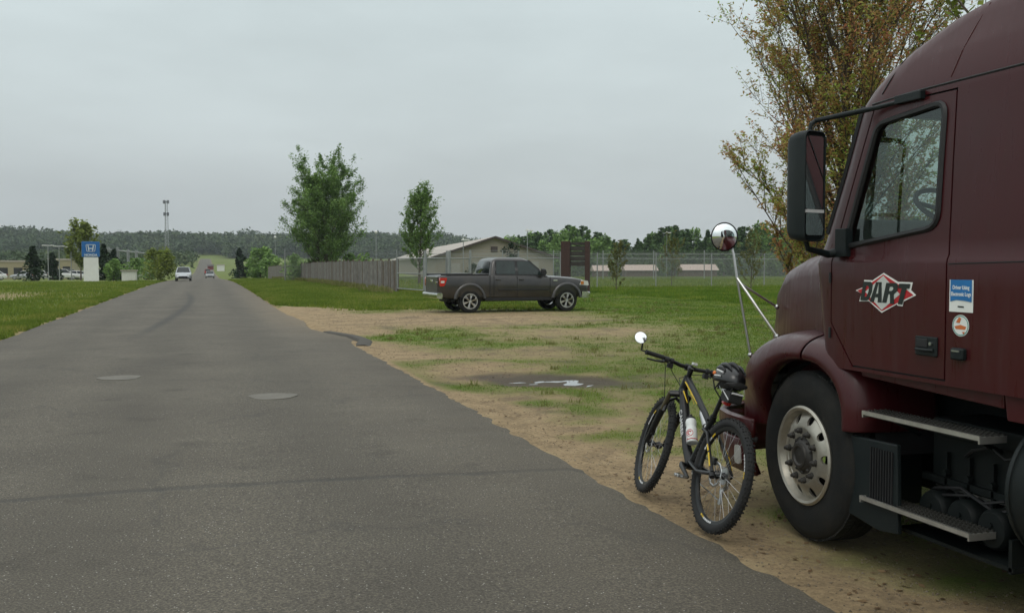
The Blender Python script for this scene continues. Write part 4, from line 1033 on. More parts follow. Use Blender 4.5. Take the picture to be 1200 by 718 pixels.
def bike_wheel(name, c, Rm, parent, rotor=True, cassette=False):
    """Rm maps wheel axis y and so on into bike frame; c centre"""
    c = Vector(c); ax = Rm @ Vector((0, 1, 0)); fx = Rm @ Vector((1, 0, 0)); fz = Vector(ax).cross(fx) * -1
    def W(r, a, h): return c + fx * (r * cos(a)) + fz * (r * sin(a)) + ax * h
    t = MB(); n = 64; prof = []
    for k in range(10):
        an = 2 * pi * k / 10; prof.append((WR - .029 + .029 * cos(an), .028 * sin(an)))
    rings = [[W(r, 2 * pi * i / n, h) for r, h in prof] for i in range(n)]
    vs = [p for r in rings for p in r]; fs = []
    for i in range(n):
        for j in range(10): fs.append((i * 10 + j, i * 10 + (j + 1) % 10, ((i + 1) % n) * 10 + (j + 1) % 10, ((i + 1) % n) * 10 + j))
    t.add(vs, fs)
    for i in range(84):                                  # knobs
        a = 2 * pi * i / 84
        for h in ((-.018, .0, .018) if i % 2 else (-.010, .010, .024, -.024)):
            r = WR - .002 - (abs(h) > .015) * .006
            p = [W(r + dr, a + da, h + dh) for dr in (-.004, .0055) for da in (-.011, .011) for dh in (-.004, .004)]
            t.add(p, [(0, 1, 3, 2), (4, 6, 7, 5), (0, 4, 5, 1), (2, 3, 7, 6), (0, 2, 6, 4), (1, 5, 7, 3)])
    wh = t.build(name, M_bt, parent, smooth=40)
    r = MB(); prof = [(WR - .058, -.012), (WR - .054, -.014), (WR - .075, -.010), (WR - .080, 0), (WR - .075, .010), (WR - .054, .014)]
    vs = []; fs = []; n = 48; kq = len(prof)
    for i in range(n):
        for q in prof: vs.append(W(q[0], 2 * pi * i / n, q[1]))
    for i in range(n):
        for j in range(kq - 1): fs.append((i * kq + j, i * kq + j + 1, ((i + 1) % n) * kq + j + 1, ((i + 1) % n) * kq + j))
    r.add(vs, fs); rm = r.build('rim', M_frame, wh)
    dc = MB()                                            # white/yellow rim lettering patches
    for a0 in (.4, 2.5, 4.6):
        for i in range(7):
            for h in (-.0125, .0125):
                dc.m = 0 if i < 5 else 1
                a = a0 + i * .075; dc.add([W(WR - .072, a, h), W(WR - .060, a, h * 1.12), W(WR - .060, a + .06, h * 1.12), W(WR - .072, a + .06, h)], [(0, 1, 2, 3)])
    dc.build('rim_decal', [M_lt, M_yel], rm, solid=.001, smooth=0)
    s = MB()
    for i in range(32):
        a = 2 * pi * i / 32; h = .028 * (1 if i % 2 else -1); a2 = a + (.9 if (i // 2) % 2 else -.9)
        s.tube([W(.028, a2, h), W(WR - .077, a, 0)], .0011, n=3, cap=False)
    s.build('spokes', M_steel, wh)
    h_ = MB(); h_.tube([W(0, 0, -.055), W(0, 0, -.03), W(0, 0, 0), W(0, 0, .03), W(0, 0, .055)], [.016, .03, .016, .03, .016], n=14); h_.build('hub', M_frame, wh)
    if rotor:
        d = MB(); n = 40; vs = []; fs = []
        for i in range(n):
            a = 2 * pi * i / n
            for rr in (.062, .08): vs.append(W(rr + .0025 * sin(a * 10), a, .045))
        for i in range(n): j = (i + 1) % n; fs.append((2 * i, 2 * i + 1, 2 * j + 1, 2 * j))
        d.add(vs, fs)
        for k in range(6):
            a = 2 * pi * k / 6; d.tube([W(.02, a + .3, .045), W(.064, a, .045)], .0035, n=4)
        d.build('brake_rotor', M_steel, wh, solid=.002)
    if cassette:
        d = MB()
        for q in range(8):
            rr = .058 - q * .0045; dd = -.018 - q * .0045; nT = 26; pts = []
            for i in range(nT * 2):
                a = 2 * pi * i / (nT * 2); pts.append(W(rr - (.003 if i % 2 else 0), a, dd))
            pts2 = [p + ax * .002 for p in pts]; k = len(pts)
            d.add(pts + pts2, [tuple(range(k)), tuple(range(2 * k - 1, k - 1, -1))] + [(i, (i + 1) % k, k + (i + 1) % k, k + i) for i in range(k)])
        d.build('cassette', M_steel, wh, smooth=0)
    return wh
I3 = Matrix.Identity(3)
WB = 1.10
bike_wheel('rear_wheel', (0, 0, WR), I3, bike, cassette=True)
BB = Vector((.435, 0, .335)); HT = Vector((.80, 0, .905)); HB = Vector((.835, 0, .795))
ST = Vector((.235, 0, .80)); SC = Vector((.385, 0, .47))
f = MB()
# sloping top tube and deep down tube, hydroformed
f.tube([HB + Vector((-.01, 0, .01)), Vector((.74, 0, .69)), Vector((.56, 0, .44)), BB], [.030, .034, .031, .036], n=14)
f.tube([HT + Vector((0, 0, -.02)), Vector((.62, 0, .80)), Vector((.42, 0, .70)), Vector((.315, 0, .640))], [.026, .024, .021, .018], n=12)
f.tube([BB, SC, Vector((.335, 0, .585)), Vector((.29, 0, .69))], [.028, .021, .018, .018], n=12)
f.tube([HB, HT], [.031, .028], n=16)
f.cyl(BB + Vector((0, -.04, 0)), BB + Vector((0, .04, 0)), .028, n=16)
bp_('frame', f, M_frame)
f = MB()
for s_ in (-1, 1):
    f.tube([(0, s_ * .068, WR), (.20, s_ * .064, .335), (.34, s_ * .030, .345), (.42, s_ * .02, .36)], [.014, .013, .014, .016], n=8)   # chainstays
    f.tube([(0, s_ * .068, WR + .01), (.10, s_ * .062, .47), (.24, s_ * .040, .585), (.33, s_ * .03, .60)], [.012, .011, .011, .012], n=8)  # seatstays
f.cyl((.24, -.04, .585), (.24, .04, .585), .012, n=8)
f.tube([(0, .068, WR), (-.02, .07, WR - .02)], .018, n=8)
bp_('swingarm', f, M_frame)
f = MB(); f.cyl((.33, 0, .60), (.47, 0, .705), .017, n=12); f.cyl((.36, 0, .622), (.45, 0, .69), .024, n=12); bp_('rear_shock', f, M_steel)
# yellow decals on the stays and the top tube
for s_ in (-1, 1):
    f = MB(); f.tube([(.03, s_ * .0775, .40), (.10, s_ * .0700, .475)], .006, n=6); bp_('yellow_stripe', f, M_yel); f = MB(); f.tube([(.115, s_ * .069, .485), (.16, s_ * .060, .52)], .006, n=6); bp_('yellow_stripe', f, M_yel)
    f = MB(); f.tube([HT + Vector((-.03, s_ * .026, -.04)), Vector((.62, s_ * .022, .792)), Vector((.52, s_ * .020, .742))], [.005, .006, .004], n=6)
    bp_('yellow_stripe', f, M_yel); f = MB(); f.tube([Vector((.76, s_ * .028, .80)), Vector((.66, s_ * .026, .73))], [.006, .003], n=6); bp_('yellow_stripe', f, M_yel)
vs, fs = text_mesh('CAMBER', .052, bold=.001, extrude=.0008, space=1.05)
dtd = (Vector((.56, 0, .44)) - Vector((.74, 0, .69))).normalized()
for s_, nm in ((1, 'l'), (-1, 'r')):
    t_ = MB(); up_ = dtd.cross(Vector((0, s_, 0))) * 1.0; c_ = Vector((.665, s_ * .0335, .585))
    t_.add([c_ + (-dtd * s_ * -1 if s_ < 0 else -dtd * -1) * p[0] * (1) + (Vector((0, s_, 0)).cross(dtd if s_ > 0 else dtd)) * p[1] + Vector((0, s_, 0)) * p[2] for p in vs], fs)
    bp_('lettering', t_, M_lt, smooth=0)
# seat post and saddle
f = MB(); f.cyl((.30, 0, .66), (.215, 0, .885), .0155, n=12); bp_('seat_post', f, M_frame)
f = MB(); f.tube([(.325, 0, .60), (.285, 0, .70)], .023, n=12); f.cyl((.305, -.03, .665), (.305, .035, .665), .009, n=8); bp_('seat_clamp', f, M_frame)
SZ = .915
f = MB(); rings = []
for x, w_, dz in ((.045, .035, .02), (.06, .066, .018), (.10, .072, .010), (.16, .060, 0), (.22, .034, .0), (.28, .022, .002), (.315, .016, -.004), (.325, .006, -.012)):
    rings.append([(x, w_ * cos(a) * (1 if abs(cos(a)) < .9 else 1.0), SZ + dz + (.016 if sin(a) > 0 else .028) * sin(a)) for a in [2 * pi * i / 12 for i in range(12)]])
f.loft(rings); bp_('saddle', f, M_grip, smooth=60)
f = MB()
for s_ in (-1, 1): f.tube([(.07, s_ * .03, SZ - .01), (.12, s_ * .022, SZ - .035), (.24, s_ * .022, SZ - .035), (.29, s_ * .012, SZ - .01)], .0035, n=6)
f.box((.19, 0, SZ - .036), (.05, .055, .02)); bp_('saddle_rails', f, M_steel)
f = MB(); f.loft([[(.185 - .055 * t - .0 + cos(a) * .030 * (1 - .25 * t) - .02, sin(a) * .030 * (1 - .25 * t), .80 + .0 + t * .06 + cos(a) * .012) for a in [2 * pi * i / 12 for i in range(12)]] for t in (0, .5, 1)]); bp_('tail_light', f, M_red, smooth=60)
# cranks, chainring, pedals, chain, derailleur
f = MB(); n = 34; pts = []
for i in range(n * 2): a = 2 * pi * i / (n * 2); rr = .082 - (.005 if i % 2 else 0); pts.append((BB.x + rr * cos(a), BB.z + rr * sin(a)))
f.prism(pts, 1, -.052, -.048); bp_('chainring', f, M_steel, smooth=0)
ca = radians(200)
f = MB()
for s_, a in ((-1, ca + pi), (1, ca)):
    e = Vector((BB.x + .175 * cos(a), s_ * .088, BB.z + .175 * sin(a))); f.tube([(BB.x, s_ * .035, BB.z), (BB.x, s_ * .07, BB.z), Vector((BB.x, s_ * .078, BB.z)).lerp(e, .15), e], [.013, .018, .017, .012], n=10)
bp_('cranks', f, M_frame)
for s_, a in ((-1, ca + pi), (1, ca)):
    e = Vector((BB.x + .175 * cos(a), s_ * .088, BB.z + .175 * sin(a))); f = MB(); f.cyl(e, e + Vector((0, s_ * .09, 0)), .009, n=8)
    f.box(e + Vector((0, s_ * .055, 0)), (.065, .055, .018)); f.box(e + Vector((0, s_ * .055, 0)), (.10, .012, .012)); bp_('pedal', f, M_steel, bevel=.003)
f = MB(); f.tube([(BB.x + .0, -.05, BB.z + .081), (.0, -.04, WR + .045)], .004, n=4); f.tube([(BB.x, -.05, BB.z - .081), (.02, -.04, WR - .16), ], .004, n=4); f.tube([(.02, -.04, WR - .16), (.035, -.04, WR - .10), (-.03, -.04, WR - .03)], .004, n=4); bp_('chain', f, M_steel)
f = MB(); f.tube([(0, -.06, WR - .02), (.015, -.06, WR - .07), (.03, -.045, WR - .10), (.02, -.045, WR - .165)], [.012, .016, .012, .009], n=8); f.cyl((.033, -.05, WR - .10), (.033, -.038, WR - .10), .020, n=10); f.cyl((.02, -.05, WR - .165), (.02, -.038, WR - .165), .020, n=10); bp_('derailleur', f, M_steel)
f = MB(); f.box((.05, .05, WR + .075), (.06, .03, .045)); bp_('rear_brake_caliper', f, M_frame, bevel=.006)
# water bottle cage
f = MB(); bdir = (Vector((.74, 0, .69)) - Vector((.56, 0, .44))).normalized(); bn = Vector((-bdir.z, 0, bdir.x)); b0 = Vector((.545, 0, .42)) + bn * .075 + bdir * .02
for s_ in (-1, 1): f.tube([b0 + bn * -.04 + bdir * .10, b0 + Vector((0, s_ * .041, 0)) + bdir * .08, b0 + Vector((0, s_ * .041, 0)) + bdir * .0, b0 + bdir * -.012, ], .003, n=6)
bp_('bottle_cage', f, M_steel)
# ---- steered front end: everything below turns about the steering axis
sa = (HT - HB).normalized(); steer = radians(-9)
Rs = Matrix.Rotation(steer, 3, sa)
def S(p): return HB + Rs @ (Vector(p) - HB)
FH = Vector((1.13, 0, WR)); 
def Sadd(mb_): mb_.v = [tuple(S(p)) for p in mb_.v]; return mb_
bike_wheel('front_wheel', S(FH), Rs, bike)
f = MB(); crown = Vector((.855, 0, .755))
f.tube([(crown.x + .015, -.075, crown.z), (crown.x - .005, 0, crown.z + .02), (crown.x + .015, .075, crown.z)], [.022, .026, .022], n=10)
f.cyl(HB + sa * -.02, HT + sa * .03, .018, n=12); bp_('fork_crown', Sadd(f), M_frame)
for s_ in (-1, 1):
    top = Vector((crown.x + .015, s_ * .072, crown.z + .01)); bot = Vector((FH.x - .012, s_ * .068, WR + .005)); mid_ = top.lerp(bot, .36)
    f = MB(); f.cyl(top, mid_, .0165, n=14); bp_('fork_stanchion', Sadd(f), M_fork)
    f = MB(); f.tube([mid_ + (mid_ - bot) * .04, mid_, mid_.lerp(bot, .5), bot], [.024, .024, .022, .018], n=14); bp_('fork_lower', Sadd(f), M_frame)
f = MB(); mt_ = Vector((.93, 0, .705)); f.tube([(.905 + .0, -.07, .62), (.93, -.055, .70), (.94, 0, .735), (.93, .055, .70), (.905, .07, .62)], .013, n=8); bp_('fork_brace', Sadd(f), M_frame)
f = MB(); f.box((FH.x - .06, .060, WR + .10), (.05, .03, .07)); bp_('front_brake_caliper', Sadd(f), M_frame, bevel=.006)
stemtop = HT + sa * .045; bc = stemtop + Vector((.075, 0, .02))
f = MB(); f.tube([stemtop, bc], [.020, .019], n=10); f.cyl(stemtop - sa * .02, stemtop + sa * .02, .019, n=12); f.cyl(bc + Vector((0, -.024, 0)), bc + Vector((0, .024, 0)), .024, n=12); bp_('stem', Sadd(f), M_frame)
f = MB(); half = .335
f.tube([bc + Vector((-.045, -half, .018)), bc + Vector((-.02, -.17, .016)), bc + Vector((0, -.06, 0)), bc, bc + Vector((0, .06, 0)), bc + Vector((-.02, .17, .016)), bc + Vector((-.045, half, .018))], [.0115, .0125, .0155, .016, .0155, .0125, .0115], n=12); bp_('handlebar', Sadd(f), M_frame)
for s_ in (-1, 1):
    a_ = bc + Vector((-.028, s_ * .205, .017)); b_ = bc + Vector((-.046, s_ * (half + .004), .018))
    f = MB(); f.tube([a_, a_.lerp(b_, .1), a_.lerp(b_, .9), b_], [.018, .016, .016, .018], n=12); bp_('grip', Sadd(f), M_grip)
    f = MB(); p0 = bc + Vector((-.022, s_ * .175, .010)); f.cyl(p0 + Vector((0, -.016, 0)), p0 + Vector((0, .016, 0)), .022, n=12)
    f.tube([p0, p0 + Vector((.045, s_ * .01, -.02)), p0 + Vector((.06, s_ * .06, -.03)), p0 + Vector((.05, s_ * .125, -.032))], [.014, .011, .007, .006], n=8); bp_('brake_lever', Sadd(f), M_black)
    f = MB(); p1 = bc + Vector((-.018, s_ * .135, .0)); f.box(p1 + Vector((.01, 0, -.025)), (.05, .035, .035)); f.cyl(p1 + Vector((0, -.012, .01)), p1 + Vector((0, .012, .01)), .022, n=10); f.tube([p1, p1 + Vector((-.03, s_ * .03, -.03))], .006, n=6); bp_('shifter', Sadd(f), M_black, bevel=.004)
f = MB(); f.box(bc + Vector((-.01, -.035, .035)), (.045, .035, .02)); bp_('cycle_computer', Sadd(f), M_clear, bevel=.005)
# bar-end mirror on the left
e = bc + Vector((-.048, half + .01, .02))
f = MB(); f.tube([e, e + Vector((-.005, .03, .0)), e + Vector((-.01, .035, .035)), e + Vector((-.02, .04, .058))], .006, n=8)
mc = e + Vector((-.025, .065, .082)); nd = Vector((-.93, .12, .36)).normalized()
f.tube([e + Vector((-.02, .04, .058)), mc + nd * -.012], .006, n=8); o = bp_('bar_end_mirror', Sadd(f), M_black)
f = MB(); f.lathe([(.0, -.018), (.030, -.014), (.043, -.004), (.044, .004)], mc, nd, n=24); Sadd(f); g = f.build('mirror_shell', M_black, o)
M_bikemir = mat('mirror_facing', (.92, .92, .92), rough=.05, metal=.9, var=.0)
f = MB(); f.lathe([(.042, .0035), (.034, .0045), (.018, .0055), (.0, .006)], mc, nd, n=24); Sadd(f); f.build('mirror_glass', M_bikemir, o)
# hoses
f = MB()
f.tube([S(bc + Vector((.03, .17, -.01))), S(bc + Vector((.12, .13, -.04))), S(bc + Vector((.13, .10, -.14))), S(Vector((.955, .075, .70))), S(Vector((.99, .075, .60)))], .0028, n=5)
f.tube([S(bc + Vector((.03, -.16, -.01))), S(bc + Vector((.11, -.08, -.04))), S(bc + Vector((.08, .02, -.09))), Vector((.78, .032, .78))], .0028, n=5)
f.tube([S(bc + Vector((.03, .13, -.02))), S(bc + Vector((.09, .08, -.06))), S(bc + Vector((.07, .0, -.14))), Vector((.77, -.032, .74))], .0028, n=5)
bp_('cables', f, M_black)

def on_bike(o):
    o.matrix_world = bike.matrix_basis.copy(); return o
# ---- bottle resting in the cage: a thing of its own
bot = empty('water_bottle'); on_bike(bot); tag(bot, 'white water bottle with red emblem in the frame cage of the bicycle', 'bottle')
f = MB(); f.lathe([(0, 0), (.034, 0), (.0375, .006), (.0375, .105), (.034, .115), (.034, .125), (.0375, .135), (.0375, .160), (.033, .175), (0, .178)], b0, bdir, n=24); f.build('body', mat('bottle_white', (.70, .72, .70), rough=.35, var=.03), bot)
f = MB(); f.lathe([(.032, .174), (.034, .178), (.030, .190), (.014, .198), (.012, .215), (0, .217)], b0, bdir, n=18); f.build('cap', M_black, bot)
M_rd = mat('red_print', (.50, .015, .02), rough=.4)
fr2 = rot_to(bdir); f = MB()
def bs(a, h, r=.0383): return b0 + fr2 @ Vector((r * cos(a), r * sin(a), h))
# where on the bottle is the left/rear side facing the viewer
best = max([i * .05 for i in range(126)], key=lambda a: (fr2 @ Vector((cos(a), sin(a), 0))).dot(Vector((-.70, .70, 0))))
f.tube([bs(best + .62 * cos(t), .062 + .024 * sin(t)) for t in [2 * pi * i / 24 for i in range(24)]], .0022, n=5, closed=True)
f.tube([bs(best + .30 * cos(t), .062 + (.012 if t < 3.3 else .012) * sin(t)) for t in [.4 + 4.6 * i / 12 for i in range(12)]], .0035, n=5)
for q in range(7): f.tube([bs(best - 1.2 + q * .4, .016), bs(best - 1.2 + (q + 1) * .4, .016 + .004 * (q % 2))], .003, n=5)
f.build('red_print', M_rd, bot)
# ---- helmet hung over the saddle
hel = empty('cycling_helmet'); on_bike(hel); tag(hel, 'black cycling helmet with white and orange marks hung over the bicycle saddle', 'helmet')
hc = Vector((.20, .0, SZ + .03)); f = MB(); rings = []
for i in range(9):
    t = i / 8 * pi * .56
    rings.append([(hc.x + .135 * sin(t) * cos(a) * 1.05, hc.y + .095 * sin(t) * sin(a), hc.z + .10 * cos(t) + (.02 if cos(a) > .6 and i == 8 else 0)) for a in [2 * pi * k / 24 for k in range(24)]])
f.loft(rings, cap=False); 
o = f.build('shell', mat('helmet_black', (.008, .008, .009), rough=.3, coat=.3), hel, solid=.018, smooth=70)
for k, (y_, x0, x1) in enumerate(((-.045, -.09, .10), (0, -.10, .12), (.045, -.09, .10), (-.075, -.06, .06), (.075, -.06, .06))):
    f = MB()
    pts = []
    for q in range(8):
        x_ = x0 + (x1 - x0) * q / 7; rr = 1 - (x_ / .142) ** 2 - (y_ / .095) ** 2; pts.append((hc.x + x_, y_, hc.z + .10 * sqrt(max(0.02, rr)) + .008))
    f.tube(pts, [.004, .012, .016, .018, .018, .016, .012, .004], n=8); f.build('rib', M_black if k % 2 else M_frame, hel, smooth=60)
f = MB(); f.tube([hc + Vector((-.12, -.035, .02)), hc + Vector((-.125, .0, .03)), hc + Vector((-.12, .035, .02))], .006, n=6); f.tube([hc + Vector((.02, .088, .055)), hc + Vector((-.06, .085, .045))], .007, n=6); f.tube([hc + Vector((.02, .096, .015)), hc + Vector((-.05, .094, .02))], .006, n=6); f.build('white_mark', M_lt, hel)
f = MB(); f.sphere(hc + Vector((.05, .088, .03)), (.016, .010, .013)); f.build('orange_mark', mat('orange_mark', (.75, .18, .03), rough=.4), hel)
f = MB()
for s_ in (-1, 1): f.tube([hc + Vector((.06, s_ * .085, 0)), hc + Vector((.03, s_ * .07, -.07)), hc + Vector((.0, s_ * .03, -.12)), hc + Vector((-.01, 0, -.13))], .005, n=5); f.tube([hc + Vector((-.06, s_ * .08, .0)), hc + Vector((.03, s_ * .07, -.07))], .005, n=5)
f.build('strap', M_black, hel)
# ---- gloves / small bag stuffed behind the saddle
bag = empty('saddle_bag'); on_bike(bag); tag(bag, 'small black bag under the helmet with grey reflective edge', 'bag')
f = MB(); f.loft([[(.13 + dx * .9, y_ * sc, SZ - .05 + dz) for dx, dz in rounded([(-.085, -.055), (.03, -.05), (.05, .02), (-.085, .02)], .02, 3)] for y_, sc in ((-.045, 1), (-.035, 1.1), (.035, 1.1), (.045, 1))]); f.build('pouch', M_grip, bag, smooth=50)
f = MB(); f.tube([(.045, -.04, SZ - .04), (.043, .04, SZ - .04)], .006, n=6); f.tube([(.06, .046, SZ - .085), (.16, .046, SZ - .035)], .004, n=6); f.build('reflective_edge', M_lt, bag)
# ================================================================== SEMI TRUCK (tractor)
def streaks(m):
    """thin vertical rain and dust runs over the paint, with fine stone chips"""
    nt = m.node_tree; L = nt.links; b = nt.nodes['Principled BSDF']; src = b.inputs['Base Color'].links[0].from_socket
    tc = N(nt, 'ShaderNodeTexCoord'); mp = N(nt, 'ShaderNodeMapping'); mp.inputs['Scale'].default_value = (9, 9, .7); L.new(tc.outputs['Object'], mp.inputs['Vector'])
    nz = N(nt, 'ShaderNodeTexNoise', i_Scale=3.0, i_Detail=6.0, i_Roughness=.65); L.new(mp.outputs['Vector'], nz.inputs['Vector'])
    mr = N(nt, 'ShaderNodeMapRange'); mr.inputs['From Min'].default_value = .52; mr.inputs['From Max'].default_value = .78; mr.inputs['To Max'].default_value = .30; L.new(nz.outputs['Fac'], mr.inputs['Value'])
    mx = N(nt, 'ShaderNodeMix', data_type='RGBA'); L.new(mr.outputs['Result'], mx.inputs['Factor']); L.new(src, mx.inputs['A']); mx.inputs['B'].default_value = (.055, .030, .026, 1)
    vo = N(nt, 'ShaderNodeTexVoronoi', i_Scale=11.0); L.new(tc.outputs['Object'], vo.inputs['Vector'])
    m2 = N(nt, 'ShaderNodeMapRange'); m2.inputs['From Min'].default_value = .045; m2.inputs['From Max'].default_value = .025; m2.inputs['To Max'].default_value = .35; L.new(vo.outputs['Distance'], m2.inputs['Value'])
    mx2 = N(nt, 'ShaderNodeMix', data_type='RGBA'); L.new(m2.outputs['Result'], mx2.inputs['Factor']); L.new(mx.outputs['Result'], mx2.inputs['A']); mx2.inputs['B'].default_value = (.13, .09, .08, 1)
    L.new(mx2.outputs['Result'], b.inputs['Base Color'])
    ra = N(nt, 'ShaderNodeMapRange'); ra.inputs['From Min'].default_value = .35; ra.inputs['From Max'].default_value = .75; ra.inputs['To Min'].default_value = .26; ra.inputs['To Max'].default_value = .52; L.new(nz.outputs['Fac'], ra.inputs['Value']); L.new(ra.outputs['Result'], b.inputs['Roughness'])
    b.inputs['Coat Roughness'].default_value = .14
CX = 4.72; OFF = Vector((CX, 5.14, 0))
truck = empty('semi_truck', tuple(OFF)); tag(truck, 'dark maroon sleeper cab lorry parked on the verge at the right', 'lorry')
M_mar = paint('maroon_paint', (.052, .0052, .0072), rough=.34, metal=0, coat=.2, dirt_amt=.35, dirt=(.032, .014, .013), spec=.3)
streaks(M_mar)
M_mtrim = mat('black_rubber_trim', (.012, .012, .013), rough=.55, var=.15)
M_chas = mat('chassis_black', (.004, .007, .007), rough=.6, spec=.25, var=.3, dirt=(.014, .014, .012), dirt_amt=.5, dirt_scale=5)
M_plast = mat('grey_black_plastic', (.007, .012, .013), rough=.5, spec=.3, var=.15, dirt=(.022, .022, .019), dirt_amt=.4, bump=.15, bscale=200)
M_alu = mat('tread_aluminium', (.70, .68, .63), rough=.30, metal=.85, var=.12, dirt=(.16, .13, .10), dirt_amt=.3, dirt_scale=9)
M_grid = mat('dull_step_grid', (.07, .068, .06), rough=.5, metal=.6, var=.2)
M_poly = mat('polished_wheel_alloy', (.50, .475, .41), rough=.42, metal=.8, var=.08, dirt=(.17, .14, .10), dirt_amt=.55, dirt_scale=5)
M_hubd = mat('oily_hub', (.055, .052, .048), rough=.5, metal=.5, var=.3)
M_glass = glass('cab_glass', (.62, .72, .68), refl=.16)
M_int = mat('interior_grey', (.10, .10, .095), rough=.8, var=.1)
M_intd = mat('interior_dark', (.03, .03, .032), rough=.7, var=.1)
M_mirror = mat('mirror_silver', (.85, .88, .88), rough=.02, metal=1.0, var=0)
def tp(name, mb_, m_, parent=truck, **k): return mb_.build(name, m_, parent, off=OFF, **k)

# ---- cab hull lofted in plan rings
def lerp_tab(tab, z):
    for (a, *va), (b_, *vb) in zip(tab, tab[1:]):
        if z <= b_:
            t = (z - a) / (b_ - a); return [p + (q - p) * t for p, q in zip(va, vb)]
    return tab[-1][1:]
# z, front Y (centre), half width, corner depth
TAB = [(1.10, 5.14, 1.250, .30), (1.70, 5.26, 1.250, .34), (1.72, 5.26, 1.247, .34), (1.745, 5.25, 1.236, .34), (1.83, 5.21, 1.234, .36), (2.2, 5.06, 1.222, .38), (2.58, 4.93, 1.205, .40), (2.66, 4.87, 1.19, .42), (2.75, 4.76, 1.175, .44), (2.83, 4.62, 1.15, .46), (2.93, 4.38, 1.12, .5), (3.0, 4.1, 1.09, .55), (3.08, 3.8, 1.05, .6), (3.2, 3.4, 1.0, .65), (3.35, 2.95, .92, .7), (3.5, 2.5, .8, .65), (3.58, 2.25, .6, .5), (3.61, 2.05, .4, .4)]
YR = 1.25
def plan(z, inset=0.0, n=3.4):
    yf, w, d = lerp_tab(TAB, z); yf -= inset; w -= inset; y0 = yf - d; yr = YR + inset + (.35 if z > 3.55 else 0)
    pts = []
    K = 14
    for i in range(K * 2 + 1):
        t = -pi / 2 + pi * i / (2 * K); sx = (1 if sin(t) >= 0 else -1) * abs(sin(t)) ** (2 / n); cy = max(0, cos(t)) ** (2 / n)
        pts.append((CX + w * sx, y0 + d * cy))
    # down the right side, round the back, up the left side
    rr = .10
    pts += [(CX + w, y0 - .5), (CX + w, yr + rr), (CX + w - rr * .3, yr + rr * .3), (CX + w - rr, yr), (CX, yr), (CX - w + rr, yr), (CX - w + rr * .3, yr + rr * .3), (CX - w, yr + rr), (CX - w, y0 - .5)]
    return pts
def hull(inset, z0, z1, step):
    zs = [z0 + inset]; 
    zs += [r[0] for r in TAB if z0 + inset < r[0] < z1 - inset] + [z0 + inset + step * k for k in range(1, 60) if z0 + inset + step * k < z1 - inset]
    zs = sorted(set(round(z, 4) for z in zs)) + [z1 - inset]
    zs = [z for i, z in enumerate(zs) if i == 0 or z - zs[i - 1] > .008]
    mb_ = MB(); mb_.loft([[(x, y, z) for x, y in plan(z, inset)] for z in zs]); return mb_
cab = tp('cab_body', hull(0, 1.10, 3.605, .12), M_mar, fixn=True)
inner = tp('inner', hull(.045, 1.10, 3.55, .2), M_intd); inner.data.materials.clear(); inner.data.materials.append(M_intd)
def cutter(poly, ax, a, b_):
    mb_ = MB(); mb_.prism(poly, ax, a, b_); o = tp('cut', mb_, M_mtrim, smooth=0); return o
boolean(cab, inner)
XL, XRr = CX - 1.45, CX + 1.45
win = [(4.69, 1.83), (4.455, 2.485), (4.03, 2.515), (4.035, 1.935), (4.10, 1.90)]
win = rounded([(4.800, 1.795), (4.560, 2.46), (4.045, 2.505), (4.060, 1.885)], [.05, .06, .07, .08], 4)
c_ = cutter(win, 0, XL, XRr); boolean(cab, c_)
# windscreen opening
wsc = [(CX - 1.06, 1.90), (CX + 1.06, 1.90), (CX + .98, 2.56), (CX - .98, 2.56)]
c_ = cutter(rounded(wsc, .1, 3), 1, 4.25, 5.6); boolean(cab, c_)
# door cut out of the hull as a leaf of its own, with a real gap
door_poly = [(4.905, 1.76), (4.905, 1.36), (4.70, 1.125), (3.975, 1.125), (3.975, 2.555), (4.60, 2.555)]
def offset_poly(poly, d):
    c = (sum(p[0] for p in poly) / len(poly), sum(p[1] for p in poly) / len(poly)); out = []
    n = len(poly)
    for i in range(n):
        p = Vector(poly[i]); a = (p - Vector(poly[i - 1])).normalized(); b_ = (Vector(poly[(i + 1) % n]) - p).normalized()
        na = Vector((a.y, -a.x)); nb = Vector((b_.y, -b_.x)); m_ = (na + nb).normalized(); k = d / max(.3, m_.dot(na)); out.append(tuple(p + m_ * k))
    return out
area = sum(door_poly[i - 1][0] * door_poly[i][1] - door_poly[i][0] * door_poly[i - 1][1] for i in range(len(door_poly)))
sg = 1 if area > 0 else -1
doors = []
for s_ in (-1, 1):
    x0, x1 = (CX - 1.4, CX - 1.0) if s_ < 0 else (CX + 1.0, CX + 1.4)
    dcopy = cab.copy(); dcopy.data = cab.data.copy(); COL.objects.link(dcopy); dcopy.name = 'door'
    boolean(dcopy, cutter(offset_poly(door_poly, -.005 * sg), 0, x0, x1), 'INTERSECT')
    boolean(cab, cutter(offset_poly(door_poly, .005 * sg), 0, x0, x1)); resmooth(dcopy, 30); doors.append(dcopy)
resmooth(cab, 30)
def side_x(y, z, out=0.0, s_=-1):
    """x of the cab skin at (y, z)"""
    pl = plan(z); best = None
    pts = [p for p in pl if (p[0] - CX) * s_ > .3]
    pts.sort(key=lambda p: p[1])
    for a, b_ in zip(pts, pts[1:]):
        if a[1] <= y <= b_[1] and b_[1] - a[1] > 1e-6:
            t = (y - a[1]) / (b_[1] - a[1]); return a[0] + (b_[0] - a[0]) * t + s_ * out
    return CX + s_ * (lerp_tab(TAB, z)[1] + out)
# seal behind the door gaps
for s_ in (-1, 1):
    sl = MB(); dp = offset_poly(door_poly, .03 * sg); dq = offset_poly(door_poly, -.03 * sg)
    pts = []
    sl.tube([(side_x(y, z, -.030, s_), y, z) for y, z in door_poly], .022, n=6, closed=True); tp('door_seal', sl, M_mtrim)
def skin_line(pts, r, out=0.0, s_=-1): return [(side_x(y, z, out, s_), y, z) for y, z in pts]
